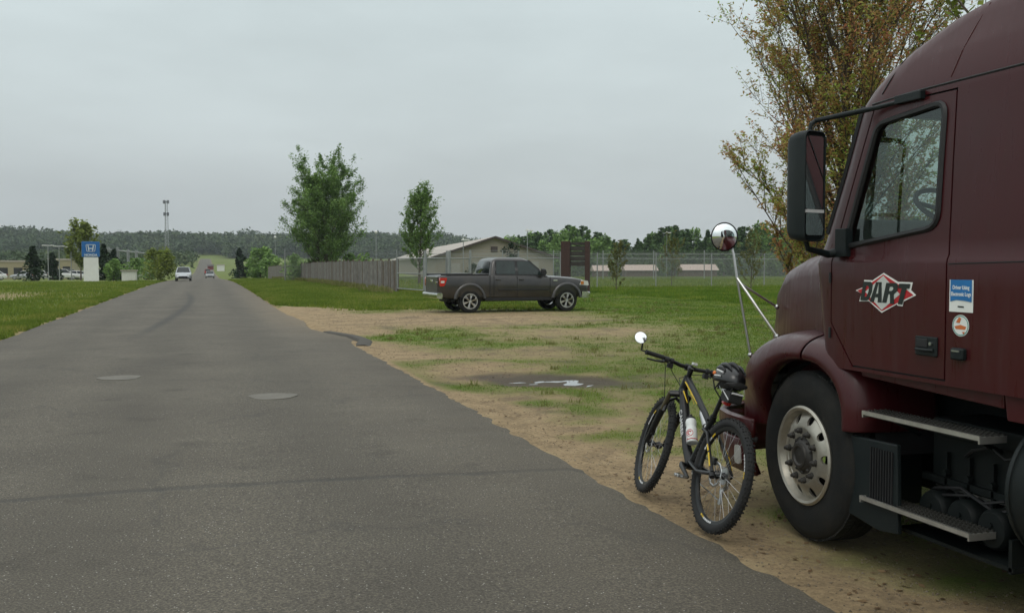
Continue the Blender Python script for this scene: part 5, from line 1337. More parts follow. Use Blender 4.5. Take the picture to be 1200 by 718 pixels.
# window glass and rubber frame for both doors
for s_, door in zip((-1, 1), doors):
    sm_ = []
    for i in range(len(win)):
        a, b_ = win[i], win[(i + 1) % len(win)]; sm_.append(a)
        if math.hypot(a[0] - b_[0], a[1] - b_[1]) > .15: sm_ += [(a[0] + (b_[0] - a[0]) * t, a[1] + (b_[1] - a[1]) * t) for t in (.25, .5, .75)]
    fr_ = MB(); fr_.tube(skin_line(sm_, 0, .002, s_), .017, n=6, closed=True); tp('window_frame', fr_, M_mtrim, door)
    gl = MB(); ctr = (4.3, 2.15); P_ = skin_line(sm_, 0, -.010, s_); c3 = (side_x(4.3, 2.15, -.008, s_), 4.3, 2.15); n = len(P_)
    gl.add(P_ + [c3], [(i, (i + 1) % n, n) for i in range(n)]); tp('window', gl, M_glass, door, smooth=60)
    # handle recess with pull
    h = MB(); x = side_x(4.1, 1.29, 0, s_); h.box((x + s_ * .004, 4.10, 1.285), (.016, .155, .098)); ho = tp('door_handle', h, M_plast, door, bevel=.006)
    h = MB(); h.box((x + s_ * .012, 4.125, 1.300), (.012, .085, .045)); tp('recess', h, M_black, ho, bevel=.004)
    h = MB(); h.tube([(x + s_ * .018, 4.16, 1.268), (x + s_ * .030, 4.12, 1.268), (x + s_ * .030, 4.06, 1.268), (x + s_ * .015, 4.045, 1.268)], .009, n=8); tp('pull', h, M_plast, ho)
    h = MB(); h.cyl((x + s_ * .004, 4.06, 1.30), (x + s_ * .02, 4.06, 1.30), .009, n=10); tp('lock', h, M_steel, ho)
    # wing vent mirror bracket foot and drip rail
    h = MB(); h.tube(skin_line([(4.62, 2.575), (4.3, 2.590), (3.98, 2.594), (3.5, 2.598), (2.6, 2.598), (1.4, 2.598)], 0, .0, s_), .0065, n=6); tp('roof_seam', h, M_mtrim)
    h = MB(); h.tube(skin_line([(4.55, 2.62), (4.50, 2.69), (4.44, 2.77), (4.38, 2.84)], 0, -.001, s_), .006, n=5); tp('fairing_seam', h, M_mtrim)
    h = MB(); h.tube(skin_line([(4.03, 2.62), (3.98, 2.74), (3.93, 2.85), (3.88, 2.95), (3.80, 3.03)], 0, -.001, s_), .0045, n=5); tp('fairing_seam', h, M_mar)
    h = MB(); h.tube(skin_line([(3.30, 1.13), (3.30, 1.7), (3.30, 2.2), (3.30, 2.59)], 0, -.001, s_), .004, n=5); tp('panel_seam', h, M_mtrim)
    # air outlet/luggage latch and stickers on the sleeper panel (driver's side)
    h = MB(); x = side_x(3.87, 1.28, 0, s_); h.box((x + s_ * .012, 3.87, 1.265), (.035, .085, .06)); lt = tp('locker_latch', h, M_plast, bevel=.012)
    h = MB(); h.box((x + s_ * .032, 3.87, 1.280), (.004, .05, .008)); tp('latch_lever', h, M_steel, lt)
# lower skirt below the sleeper
for s_ in (-1, 1):
    h = MB(); h.prism([(1.35, .98), (3.60, .98), (3.62, 1.10), (1.35, 1.10)], 0, CX + s_ * 1.225, CX + s_ * 1.15); tp('sleeper_skirt', h, M_mar, bevel=.006)
    h = MB(); h.prism([(3.63, 1.03), (4.66, 1.07), (4.68, 1.118), (3.63, 1.10)], 0, CX + s_ * 1.215, CX + s_ * 1.12); tp('door_sill', h, M_mar, bevel=.006)
# windscreen
gl = MB(); rings = []
for z in [1.88 + .70 * k / 6 for k in range(7)]:
    yf, w, d = lerp_tab(TAB, z); rings.append([p for p in [(x, y - .012, z) for x, y in plan(z)[2:27]]])
gl.loft(rings, cap=False, closed=False); tp('windscreen', gl, M_glass, smooth=60)
h = MB(); fr_pts = []
for z in [1.88 + .70 * k / 6 for k in range(7)]: p = plan(z)[3]; fr_pts.append((p[0], p[1], z))
h.tube(fr_pts, .022, n=6); tp('windscreen_pillar_trim', h, M_mtrim); h = MB(); fr_pts = []
for z in [1.88 + .70 * k / 6 for k in range(7)]: p = plan(z)[25]; fr_pts.append((p[0], p[1], z))
h.tube(fr_pts, .022, n=6); tp('windscreen_pillar_trim', h, M_mtrim)
h = MB()
for zz in (1.885, 2.575): h.tube([(x, y, zz) for x, y in plan(zz)[3:26]], .016, n=6)
h.tube([(CX, plan(z)[14][1] + .002, z) for z in (1.88, 2.1, 2.3, 2.58)], .012, n=6); tp('windscreen_seal', h, M_mtrim)
# sun visor over the windscreen
# ---- interior
f = MB(); f.box((CX, 3.3, 1.16), (2.36, 3.2, .06)); tp('cab_floor', f, M_intd, smooth=0)
f = MB(); f.loft([[(CX + sx, y, z) for y, z in rounded([(4.72, 1.25), (5.02, 1.25), (5.02, 1.93), (4.92, 1.97), (4.68, 1.86)], .06, 3)] for sx in (-1.14, -1.0, 1.0, 1.14)]); tp('dashboard', f, M_int, smooth=50)
for sx in (-.62, .62):
    f = MB(); f.box((CX + sx, 4.05, 1.72), (.50, .50, .14)); f.box((CX + sx, 4.05, 1.45), (.3, .35, .5)); R_ = Matrix.Rotation(radians(-10), 3, 'X'); f.box((CX + sx, 3.74, 2.08), (.48, .12, .66), Matrix.Rotation(radians(10), 3, 'X')); f.box((CX + sx, 3.68, 2.46), (.26, .10, .17)); tp('seat', f, M_int, bevel=.04)
swc = Vector((CX - .62, 4.64, 2.01)); sax = Vector((0, -.55, .835)).normalized(); f = MB(); Rw = rot_to(sax)
f.tube([swc + Rw @ Vector((.225 * cos(a), .225 * sin(a), 0)) for a in [2 * pi * i / 32 for i in range(32)]], .015, n=8, closed=True)
for a in (.3, pi - .3, pi * 1.5): f.tube([swc + sax * -.02, swc + Rw @ Vector((.215 * cos(a), .215 * sin(a), 0))], .013, n=6)
f.cyl(swc - sax * .05, swc + sax * .01, .07, n=16); f.cyl(swc - sax * .45, swc - sax * .04, .03, n=8); tp('steering_wheel', f, M_intd)
f = MB(); f.box((CX, 1.9, 1.5), (2.2, .9, .2)); tp('bunk', f, M_int, bevel=.04)
for s_ in (-1, 1):
    f = MB()
    for k in range(7): f.cyl((CX + s_ * (1.08 - .012 * (k % 2)), 3.42 + .05 * k, 1.25), (CX + s_ * (1.08 - .012 * (k % 2)), 3.42 + .05 * k, 2.9), .03, n=8)
    tp('curtain', f, M_intd)

# ---- wheels (front steered slightly, rear drive axles)
def big_wheel(c, s_, steer_=0.0, dual=False, hubdeep=True):
    R0, W = .512, .275; ax = Matrix.Rotation(steer_, 3, 'Z') @ Vector((s_, 0, 0)); c = Vector(c); Rm = rot_to(ax)
    t = MB()
    prof = [(.292, -W / 2 + .01), (.33, -W / 2 - .002), (.42, -W / 2 - .012), (.475, -W / 2), (R0 - .010, -W * .42), (R0, -W * .36), (R0, W * .36), (R0 - .010, W * .42), (.492, W / 2 - .012), (.475, W / 2 + .0), (.455, W / 2 + .007), (.42, W / 2 + .012), (.375, W / 2 + .012), (.335, W / 2 + .004), (.305, W / 2 - .004), (.290, W / 2 - .012), (.27, W / 2 - .05), (.27, -W / 2 + .05)]
    t.lathe(prof + [prof[0]], c, ax, n=64)
    for g_ in range(120):                                   # shoulder tread blocks
        a = 2 * pi * g_ / 120
        for h0, h1 in ((-W * .37, -W * .18), (-W * .15, -W * .01), (W * .02, W * .15), (W * .19, W * .385)):
            pp = [c + Rm @ Vector(((R0 + dr) * cos(a + da), (R0 + dr) * sin(a + da), hh)) for dr in (-.01, .009) for da in (0, .042) for hh in (h0, h1)]
            t.add(pp, [(0, 1, 3, 2), (4, 6, 7, 5), (0, 4, 5, 1), (2, 3, 7, 6), (0, 2, 6, 4), (1, 5, 7, 3)])
    if dual: t.lathe([(p[0], p[1] - W - .06) for p in prof + [prof[0]]], c, ax, n=48)
    w = tp('wheel', t, M_tyre)
    r = MB(); n = 60; o_ = W / 2
    if hubdeep:   # front: disc bulges outward towards the hub
        prof = [(.296, o_ - .006), (.300, o_ + .004), (.292, o_ + .010), (.282, o_ + .004), (.272, o_ - .030), (.262, o_ - .040), (.235, o_ - .020), (.205, o_ - .004), (.178, o_ + .006), (.172, o_ + .006), (.168, o_ + .002), (.120, o_ + .002), (.11, o_ - .01)]
    else:
        prof = [(.296, o_ - .006), (.300, o_ + .004), (.292, o_ + .010), (.282, o_ + .004), (.275, o_ - .09), (.20, o_ - .14), (.14, o_ - .15)]
    # disc with ten oval hand holes: mesh built in sectors around each hole
    r.lathe(prof, c, ax, n=n); ro = r.build('rim', M_poly, w, off=OFF, smooth=40)
    if hubdeep:
        md = None
        cut = MB()
        for k in range(10):
            a = 2 * pi * (k + .5) / 10; rr = .229; cc = c + Rm @ Vector((rr * cos(a), rr * sin(a), 0)); rad = Rm @ Vector((cos(a), sin(a), 0)); tan_ = Rm @ Vector((-sin(a), cos(a), 0))
            ring0 = [cc + ax * (o_ - .12) + rad * (.031 * cos(q)) + tan_ * (.026 * sin(q)) for q in [2 * pi * i / 20 for i in range(20)]]; ring1 = [p + ax * .2 for p in ring0]
            cut.loft([ring0, ring1])
        # make the disc solid before cutting
        md = ro.modifiers.new('s', 'SOLIDIFY'); md.thickness = .012; md.offset = 0; bake(ro)
        cto = tp('cut', cut, M_hubd, smooth=0); cto.data.materials.clear(); cto.data.materials.append(M_hubd); boolean(ro, cto); resmooth(ro, 40)
        bk = MB(); bk.lathe([(.275, o_ - .10), (.10, o_ - .09)], c, ax, n=32); bk.lathe([(.29, o_ - .015), (.275, -.1)], c, ax, n=32); tp('brake_drum', bk, M_under, w)
        hb = MB(); hb.lathe([(.128, o_ - .004), (.126, o_ + .004), (.100, o_ + .010), (.088, o_ + .024), (.078, o_ + .028), (.075, o_ + .038), (.060, o_ + .040), (.050, o_ + .030), (.03, o_ + .030), (0, o_ + .034)], c, ax, n=32)
        for k in range(10): a = 2 * pi * k / 10; hb.sphere(c + Rm @ Vector((.105 * cos(a), .105 * sin(a), o_ + .012)), .011, 8, 5)
        tp('hub', hb, M_hubd, w)
        for k in range(10):
            a = 2 * pi * (k) / 10 + .12; p = c + Rm @ Vector((.1525 * cos(a), .1525 * sin(a), o_)); nt_ = MB()
            nt_.lathe([(.023, .0), (.023, .008), (.0175, .010), (.0175, .030), (.013, .034), (.011, .035), (.010, .046), (0, .047)], p, ax, n=6 if False else 10); tp('wheel_nut', nt_, M_hubd, w, smooth=40)
    else:
        hb = MB(); hb.lathe([(.16, o_ - .15), (.12, o_ - .10), (.10, o_ + .03), (0, o_ + .04)], c, ax, n=24); tp('hub', hb, M_hubd, w)
    return w
for s_ in (-1, 1):
    big_wheel((CX + s_ * (1.215 - .1375), 5.205, .520), s_, steer_=radians(-3))
    for y in (-.05, -1.37): big_wheel((CX + s_ * (1.16 - .1375), y, .515), s_, dual=True, hubdeep=False)
f = MB(); f.cyl((CX - 1.0, 5.205, .47), (CX + 1.0, 5.205, .47), .06, n=10); f.box((CX, 5.205, .42), (1.5, .14, .12))
for y in (-.05, -1.37): f.cyl((CX - .9, y, .52), (CX + .9, y, .52), .09, n=12); f.sphere((CX, y, .54), .24)
tp('axles', f, M_chas)
f = MB()
for s_ in (-1, 1): f.box((CX + s_ * .43, 2.2, .86), (.09, 8.0, .27)); f.box((CX + s_ * .58, 5.15, .60), (.12, 1.5, .07))
for y in (-1.6, 0.6, 2.0, 3.4, 5.9): f.box((CX, y, .86), (.8, .12, .2))
f.box((CX, 4.9, .95), (.75, 1.3, .65)); f.box((CX, 3.6, .72), (1.3, 3.6, .7)); f.cyl((CX, 1.2, .75), (CX, 4.2, .85), .07, n=10)  # includes a wide belly box, added to keep sky light from under the lorry
tp('chassis', f, M_chas, smooth=30)
f = MB(); f.cyl((CX, -.7, 1.14), (CX, -.7, 1.22), .5, n=28); f.box((CX, -.7, 1.06), (.9, .8, .14)); tp('fifth_wheel', f, M_chas)

# ---- bonnet: centre body, fenders, bumper
def hood_ring(y, w, top, bot, r):
    """open ring from lower left over the top to lower right"""
    pts = []
    pts.append((CX - w - .02, y, bot)); pts.append((CX - w - .01, y, (bot + top) / 2)); 
    for i in range(7):
        a = pi - (pi / 2) * i / 6; pts.append((CX - w + r + r * cos(a), y, top - r * .8 + r * .8 * sin(a)))
    for t in (.33, .66): pts.append((CX - (w - r) * (1 - t), y, top + .035 * t))
    half_ = pts[:]; mid_ = [(CX, y, top + .05)]
    return half_ + mid_ + [(2 * CX - p[0], p[1], p[2]) for p in reversed(half_)]
HT_ = [(4.965, 1.150, 1.81, 1.0, .18), (5.10, 1.12, 1.805, 1.0, .19), (5.35, 1.04, 1.785, .98, .20), (5.65, .985, 1.755, .96, .19), (5.95, .90, 1.69, .95, .18), (6.20, .79, 1.585, .92, .18), (6.42, .66, 1.43, .86, .18), (6.56, .60, 1.25, .80, .18), (6.62, .57, 1.10, .76, .14)]
f = MB(); f.loft([hood_ring(*h_) for h_ in HT_], cap=False, closed=False); f.add(hood_ring(*HT_[-1]), [tuple(range(len(hood_ring(*HT_[-1]))))]); hood = tp('bonnet', f, M_mar, smooth=50, solid=.012, soff=-1)
f = MB(); yg = 6.635; f.prism(rounded([(CX - .46, .80), (CX + .46, .80), (CX + .50, 1.06), (CX - .50, 1.06)], .06, 3), 1, 6.60, 6.66); go = tp('grille', f, M_black, smooth=0)
f = MB(); f.tube([(p[0], 6.665, p[1]) for p in rounded([(CX - .46, .80), (CX + .46, .80), (CX + .50, 1.06), (CX - .50, 1.06)], .06, 3)], .018, n=6, closed=True); f.tube([(CX - .46, 6.67, 1.03), (CX + .46, 6.67, .84)], .015, n=6); tp('grille_surround', f, M_chrome, go)
# fenders: wheel-arch sweep; param 0 = rear foot, 1 = front foot
def fender(s_, t0, t1, name, nseg):
    # inner edge (wheel opening) and outer crown line as (y, z)
    inn = [(4.775, .745), (4.785, .88), (4.86, 1.01), (5.00, 1.095), (5.17, 1.120), (5.38, 1.10), (5.56, 1.02), (5.69, .88), (5.755, .74), (5.775, .62)]
    out = [(4.640, .745), (4.640, .92), (4.70, 1.10), (4.86, 1.225), (5.12, 1.275), (5.42, 1.275), (5.72, 1.215), (5.98, 1.09), (6.16, .93), (6.24, .62)]
    def samp(tab, t):
        f_ = t * (len(tab) - 1); i = min(len(tab) - 2, int(f_)); u = f_ - i
        p0 = Vector(tab[max(0, i - 1)]); p1 = Vector(tab[i]); p2 = Vector(tab[i + 1]); p3 = Vector(tab[min(len(tab) - 1, i + 2)])
        return .5 * ((2 * p1) + (p2 - p0) * u + (2 * p0 - 5 * p1 + 4 * p2 - p3) * u * u + (3 * p1 - p0 - 3 * p2 + p3) * u ** 3)
    rings = []
    for k in range(nseg + 1):
        t = t0 + (t1 - t0) * k / nseg; a = samp(inn, t); b_ = samp(out, t)
        front = smooth01(t, .55, 1.0)
        x_out = 1.262 - .11 * float(smooth01(t, .72, 1.0))            # plan taper towards the nose
        def pt(u, x): q = a.lerp(b_, u); return (CX + s_ * x, q[0], q[1])
        xi = x_out
        rings.append([pt(-.03, xi - .10), pt(-.06, xi - .03), pt(.0, xi - .004), pt(.15, xi + .008), pt(.40, xi - .004), pt(.62, xi - .03), pt(.80, xi - .075), pt(.93, xi - .14), pt(1.0, xi - .23), pt(1.03, xi - .36), pt(1.04, xi - .55)])
    mb_ = MB(); mb_.loft(rings, cap=False, closed=False); return tp(name, mb_, M_mar, smooth=60, solid=.01, soff=0, subsurf=1)
for s_ in (-1, 1):
    fender(s_, .0, .452, 'rear_fender', 16); fo = fender(s_, .457, 1.0, 'front_fender', 20)
    # headlight set in the front of the fender
    f = MB(); f.loft([[(CX + s_ * (x), y, z) for x, z in rounded([(.66, .72), (1.0, .72), (1.0, .86), (.68, .89)], .05, 3)] for y in (6.0, 6.26, 6.30)]); tp('headlight', f, M_clear, bevel=.01)
    # cowl side between bonnet and door, with the little steel latch plate
    f = MB(); f.loft([[(CX + s_ * x, y, z) for y, z in [(4.90, 1.10), (4.975, 1.12), (4.975, 1.76), (4.93, 1.83), (4.90, 1.80)]] for x in (1.00, 1.215, 1.232)]); tp('cowl_side', f, M_mar, bevel=.008)
    f = MB(); f.box((CX + s_ * 1.237, 4.935, 1.385), (.012, .045, .075)); tp('bonnet_latch', f, M_steel, bevel=.004)
    hr = [p for p in hood_ring(4.968, 1.158, 1.812, 1.0, .18) if (p[0] - CX) * s_ >= 0]
    f = MB(); f.tube(hr, .021, n=6); tp('bonnet_gap', f, M_mtrim)
# inner wheel-well liner
    f = MB(); f.lathe([(.60, -.1), (.60, .42)], (CX + s_ * .70, 5.21, .50), (s_, 0, 0), n=24, a0=0, a1=2 * pi); f.v = [(p[0], p[1], max(p[2], .62)) for p in f.v]; tp('wheel_well', f, M_under)
# bumper: wraps round the corner
def bump_ring(z, g_=0.0):
    pts = []
    prof = [(-1.235, 5.80), (-1.24, 5.97), (-1.225, 6.14), (-1.17, 6.34), (-1.04, 6.52), (-.82, 6.63), (-.5, 6.68), (0, 6.70)]
    prof = prof + [(-x, y) for x, y in reversed(prof[:-1])]
    return [(CX + x * (1 - g_), y - g_ * .6, z) for x, y in prof]
f = MB(); f.loft([bump_ring(.66, .02), bump_ring(.645, .0), bump_ring(.58, .0), bump_ring(.53, .01)], cap=False, closed=False); tp('bumper', f, M_mar, smooth=50, solid=.05, soff=-1)
f = MB(); f.loft([bump_ring(.505, .01), bump_ring(.49, .0), bump_ring(.36, .005), bump_ring(.27, .03)], cap=False, closed=False); tp('bumper_skirt', f, M_mar, smooth=50, solid=.04, soff=-1)
f = MB(); f.loft([bump_ring(.532, .025), bump_ring(.50, .025)], cap=False, closed=False); tp('bumper_gap', f, M_under, smooth=50, solid=.02)
for s_ in (-1, 1):
    f = MB(); f.loft([[(CX + s_ * (1.236 + q), y, z) for y, z in rounded([(5.92, .325), (6.00, .325), (6.00, .455), (5.92, .455)], .03, 3)] for q in (-.01, .006)]); tp('bumper_oval', f, M_clear)  # small pale rounded plate on each side of the bumper
    f = MB(); f.box((CX + s_ * .95, 5.80, .93), (.5, .07, .05)); tp('headlight_bracket', f, M_alu)

# ---- battery box, steps, air tanks, fuel tank
for s_ in (-1, 1):
    # side shield behind the wheel with louvres
    f = MB(); f.prism([(4.80, .72), (4.36, .735), (4.34, .255), (4.50, .235), (4.76, .27)], 0, CX + s_ * 1.215, CX + s_ * 1.185); so = tp('wheel_shield', f, M_plast, bevel=.008)
    f = MB()
    for k in range(9): f.box((CX + s_ * 1.219, 4.565 - k * .022, .54), (.010, .008, .30))
    tp('louvres', f, M_mtrim, so, smooth=0)
    f = MB(); f.box((CX + s_ * .96, 4.77, .52), (.50, .015, .46)); tp('mud_flap', f, M_plast, smooth=0)
    # box behind the steps
    f = MB(); f.box((CX + s_ * .82, 4.00, .70), (.34, .70, .36)); f.box((CX + s_ * .985, 4.0, .83), (.02, .66, .10)); bo = tp('battery_box', f, M_chas, bevel=.01)
    f = MB()
    for yy in (4.22, 4.06, 3.90, 3.74): f.box((CX + s_ * 1.005, yy, .60), (.02, .014, .22)); f.cyl((CX + s_ * 1.0, yy, .60), (CX + s_ * 1.03, yy, .60), .018, n=8)
    f.box((CX + s_ * 1.0, 4.0, .555), (.03, .80, .035)); tp('strap', f, M_chas, bo)
    for j, yy in enumerate((4.245, 4.035, 3.825)):
        f = MB(); f.lathe([(0, 0), (.085, .0), (.098, .018), (.100, .035), (.100, .62), (.085, .66)], (CX + s_ * 1.09, yy, .405), (-s_, 0, 0), n=28)
        f.cyl((CX + s_ * 1.10, yy, .43), (CX + s_ * 1.08, yy, .43), .012, n=8); f.cyl((CX + s_ * 1.105, yy + .03, .385), (CX + s_ * 1.08, yy + .03, .385), .016, n=8)
        tp('air_tank', f, M_chas, smooth=40)
    for q, (ya_, yb_, zz) in enumerate(((3.72, 4.30, .52), (3.80, 4.36, .545), (3.66, 4.10, .79))):
        f = MB(); f.tube([(CX + s_ * 1.03, ya_, zz), (CX + s_ * 1.05, ya_ + .12, zz - .035), (CX + s_ * 1.045, (ya_ + yb_) / 2, zz + .01), (CX + s_ * 1.05, yb_ - .1, zz - .03), (CX + s_ * 1.0, yb_, zz - .08)], .0085, n=7); tp('air_hose', f, M_mtrim)
    f = MB()
    for yy in (4.245, 4.035, 3.825): f.lathe([(.1015, .12), (.1045, .125), (.1045, .15), (.1015, .155)], (CX + s_ * 1.09, yy, .405), (-s_, 0, 0), n=28)
    f.box((CX + s_ * .955, 4.035, .512), (.03, .62, .012)); tp('tank_band', f, M_steel)
    f = MB(); f.box((CX + s_ * .9, 4.02, .27), (.5, .8, .02)); f.box((CX + s_ * .9, 3.64, .33), (.5, .02, .16)); tp('tank_tray', f, M_chas, smooth=0)
    for z, ya, yb in ((.882, 3.735, 4.605), (.405, 3.79, 4.615)):
        xo = CX + s_ * 1.255; xi = CX + s_ * 1.10; f = MB()
        f.box((xo - s_ * .009, (ya + yb) / 2, z - .006), (.016, yb - ya, .022))                      # bright nosing
        f.m = 1; f.box((xo - s_ * .083, (ya + yb) / 2, z - .020), (.15, yb - ya - .02, .006))
        for k in range(4): f.box((xo - s_ * (.045 + .036 * k), (ya + yb) / 2, z - .004), (.009, yb - ya, .014))
        nT = 30
        for k in range(nT):
            yy = ya + .012 + (yb - ya - .024) * k / (nT - 1); f.m = 1; f.box((xo - s_ * .083, yy, z - .008), (.155, .0055, .012))
            for q in range(4): f.box((xo - s_ * (.045 + .036 * q), yy, z + .005), (.010, .009, .008))
        f.m = 0
        for yy in (ya + .004, yb - .004): f.box((xo - s_ * .083, yy, z - .016), (.16, .010, .034))
        st = tp('step', f, [M_alu, M_grid], smooth=0)
        f = MB()
        for yy in (ya + .14, yb - .14): f.tube([(xo - s_ * .10, yy, z - .03), (xo - s_ * .28, yy, z - .12)], .014, n=6)
        f.box((xo - s_ * .16, (ya + yb) / 2, z - .035), (.05, yb - ya - .1, .02)); tp('step_bracket', f, M_chas, st)
    # cylindrical fuel tank
    c0_ = (CX + s_ * .885, 3.60, .655); f = MB()
    f.lathe([(0, -.06), (.20, -.055), (.31, -.03), (.345, .0), (.345, 2.0), (.31, 2.03), (0, 2.05)], c0_, (0, -1, 0), n=56); f.lathe([(.352, .012), (.352, .03)], c0_, (0, -1, 0), n=56); to = tp('fuel_tank', f, M_plast, smooth=50)
    for dy in (.35, 1.5):
        f = MB(); f.lathe([(.346, dy), (.353, dy + .003), (.353, dy + .06), (.346, dy + .063)], c0_, (0, -1, 0), n=48); tp('tank_strap', f, M_steel, to)
    f = MB(); f.cyl((CX + s_ * 1.10, 3.50, .89), (CX + s_ * 1.145, 3.50, .945), .045, n=16); tp('fuel_cap', f, mat('blue_cap', (.02, .16, .45), rough=.4), to)

# ---- mirrors on both doors
for s_ in (-1, 1):
    mx_, my_ = CX + s_ * 1.455, 4.78
    nd = Vector((-s_ * .30, -1, 0)).normalized(); wd = Vector((nd.y, -nd.x, 0)) * -s_     # facing rearwards, turned a little to the driver
    def MR(u, h, d): p = Vector((mx_, my_, 0)) + wd * u + nd * d; return (p.x, p.y, h)
    poly = rounded([(-.090, 1.825), (.090, 1.825), (.090, 2.445), (-.090, 2.445)], .045, 4)
    f = MB(); f.loft([[MR(u * k, 2.135 + (h - 2.135) * k2, d) for u, h in poly] for k, k2, d in ((.55, .85, -.155), (.85, .96, -.12), (1.0, 1.0, -.05), (1.0, 1.0, .0), (.955, .985, .004), (.90, .965, -.016))]); mo = tp('mirror_housing', f, M_plast, smooth=45)
    for (h0, h1) in ((2.005, 2.415), (1.86, 1.985)):
        f = MB(); f.loft([[MR(u, h, d) for u, h in rounded([(-.073, h0), (.073, h0), (.073, h1), (-.073, h1)], .02, 3)] for d in (-.010, -.003 if h0 > 1.9 else .001)]); tp('mirror_glass', f, M_mirror, mo, smooth=0)
    f = MB(); f.box(MR(.0, 1.995, -.001), (.15, .012, .018), Matrix.Rotation(atan2(wd.y, wd.x), 3, 'Z')); tp('mirror_divider', f, M_lt, mo)
    f = MB(); f.tube([MR(-.02, 2.44, -.06), MR(-.03, 2.49, -.055), MR(-.06, 2.51, -.05), (side_x(4.70, 2.53, .10, s_), 4.72, 2.535), (side_x(4.55, 2.54, .03, s_), 4.54, 2.545), (side_x(4.25, 2.55, .012, s_), 4.28, 2.555)], [.011, .013, .014, .016, .014, .010], n=10)
    f.box((side_x(4.33, 2.55, .012, s_), 4.30, 2.562), (.04, .20, .045)); tp('mirror_arm', f, M_plast, smooth=50, bevel=.005); f = MB(); f.tube([MR(.0, 1.835, -.06), MR(-.02, 1.785, -.06), (side_x(4.88, 1.76, .06, s_), 4.88, 1.755), (side_x(4.82, 1.76, .0, s_), 4.84, 1.77)], [.014, .016, .022, .03], n=10); f.box((side_x(4.80, 1.82, .012, s_), 4.80, 1.82), (.05, .10, .16)); tp('mirror_arm', f, M_plast, smooth=50, bevel=.005)
    # round convex spotting mirror on its tripod above the fender
    hx = CX + s_ * 1.20; 
    head = Vector((CX + s_ * 1.325, 6.02, 1.885)); nv = Vector((s_ * .10, -1, -.03)).normalized()
    f = MB(); f.lathe([(0, -.045), (.05, -.040), (.085, -.018), (.098, .0), (.100, .006), (.094, .010)], head, nv, n=32); ho = tp('fender_mirror', f, M_black, smooth=50)
    f = MB(); f.lathe([(.094, .006), (.080, .018), (.060, .029), (.035, .037), (.0, .0405)], head, nv, n=32); tp('mirror_glass', f, M_mirror, ho, smooth=80)
    jt = Vector((CX + s_ * 1.245, 5.98, 1.60)); f = MB(); f.tube([head - nv * .03 + Vector((-s_ * .06, 0, -.03)), head + Vector((-s_ * .075, 0, -.12)), jt], .0085, n=8)
    f.tube([jt, (CX + s_ * 1.165, 5.93, 1.075)], .0085, n=8); f.tube([jt, (CX + s_ * 1.09, 5.72, 1.215)], .0095, n=8); f.tube([jt + Vector((0, 0, -.02)), (CX + s_ * .93, 5.98, 1.40)], .008, n=8)
    for p in ((CX + s_ * 1.09, 5.72, 1.215), (CX + s_ * 1.165, 5.93, 1.075), (CX + s_ * .93, 5.98, 1.40)): f.sphere(p, .018, 10, 6)
    tp('mirror_tripod', f, M_steel, ho)

# door hinges
for s_ in (-1, 1):
    for z in (1.30, 1.62): h = MB(); h.cyl((side_x(4.90, z, .004, s_), 4.912, z - .03), (side_x(4.90, z, .004, s_), 4.912, z + .03), .008, n=8); tp('door_hinge', h, M_mtrim)
    h = MB(); h.tube(skin_line([(3.96, 1.70), (3.5, 1.71), (3.0, 1.715)], 0, .001, s_), .003, n=5); tp('panel_seam', h, M_mtrim)
# ---- lettering and stickers on the driver's door
def on_side(pts2, y0, z0, out, s_=-1, flip=True):
    """map flat (right, up, depth) art onto the left cab side; right in the picture is towards the rear (-y)"""
    xb = side_x(y0, z0, 0, s_); return [(xb - out - p[2], y0 - p[0], z0 + p[1]) for p in pts2]
M_wv = mat('white_vinyl', (.82, .83, .79), rough=.45, var=.04); M_gv = mat('grey_vinyl', (.58, .60, .56), rough=.45, var=.04); M_rv = mat('red_vinyl', (.48, .014, .022), rough=.4, var=.06); M_bv = mat('black_vinyl', (.012, .018, .016), rough=.4)
ly, lz = 4.435, 1.545
def vin(name, polys, out, m_, parent):
    f = MB()
    for poly in polys:
        n = len(poly); a = on_side([(x, y, 0) for x, y in poly], ly, lz, out); f.add(a, [tuple(range(n))])
    return tp(name, f, m_, parent, smooth=0, fixn=False, solid=.0008)
ld = doors[0]
diaW = [(-.243, .0), (0, .108), (.243, -.002), (0, -.128)]

def Zp(pts): return [((px - 400) * .000763, (385 - py) * .00049) for px, py in pts]
def vin2(name, quads, out, m_, parent):
    f = MB()
    for poly in quads:
        a = on_side([(x, y, 0) for x, y in Zp(poly)], ly, lz, out); f.add(a, [tuple(range(len(a)))])
    return tp(name, f, m_, parent, smooth=0, fixn=False, weld=True, solid=.0008)
def strip(o_, i_): n = len(o_); return [[o_[k], o_[(k + 1) % n], i_[(k + 1) % n], i_[k]] for k in range(n)]
vin2('emblem_outline', [[(82, 372), (165, 335), (180, 250), (262, 252), (270, 255), (392, 168), (545, 262), (692, 264), (676, 345), (727, 397), (605, 470), (594, 522), (545, 518), (535, 503), (378, 607), (235, 488), (126, 495), (150, 405)]], .0015, M_wv, ld)
vin2('emblem_red', [[(102, 372), (180, 340), (390, 186), (620, 335), (704, 398), (596, 455), (380, 588), (160, 412)]], .0028, M_rv, ld)
vin2('emblem_grey', [[(196, 383), (392, 200), (568, 395), (381, 576)]], .0041, M_gv, ld)
DO = [(180, 268), (258, 268), (282, 300), (272, 385), (242, 465), (215, 482), (143, 482), (160, 375)]; DI = [(208, 315), (228, 312), (240, 332), (234, 385), (215, 430), (205, 440), (190, 440), (198, 375)]
vin2('lettering', strip(DO, DI), .0055, M_bv, ld)
vin2('lettering', [[(318, 270), (348, 270), (296, 492), (250, 492)], [(348, 270), (378, 270), (382, 494), (338, 494)], [(322, 398), (341, 398), (339, 440), (309, 440)]], .0055, M_bv, ld)
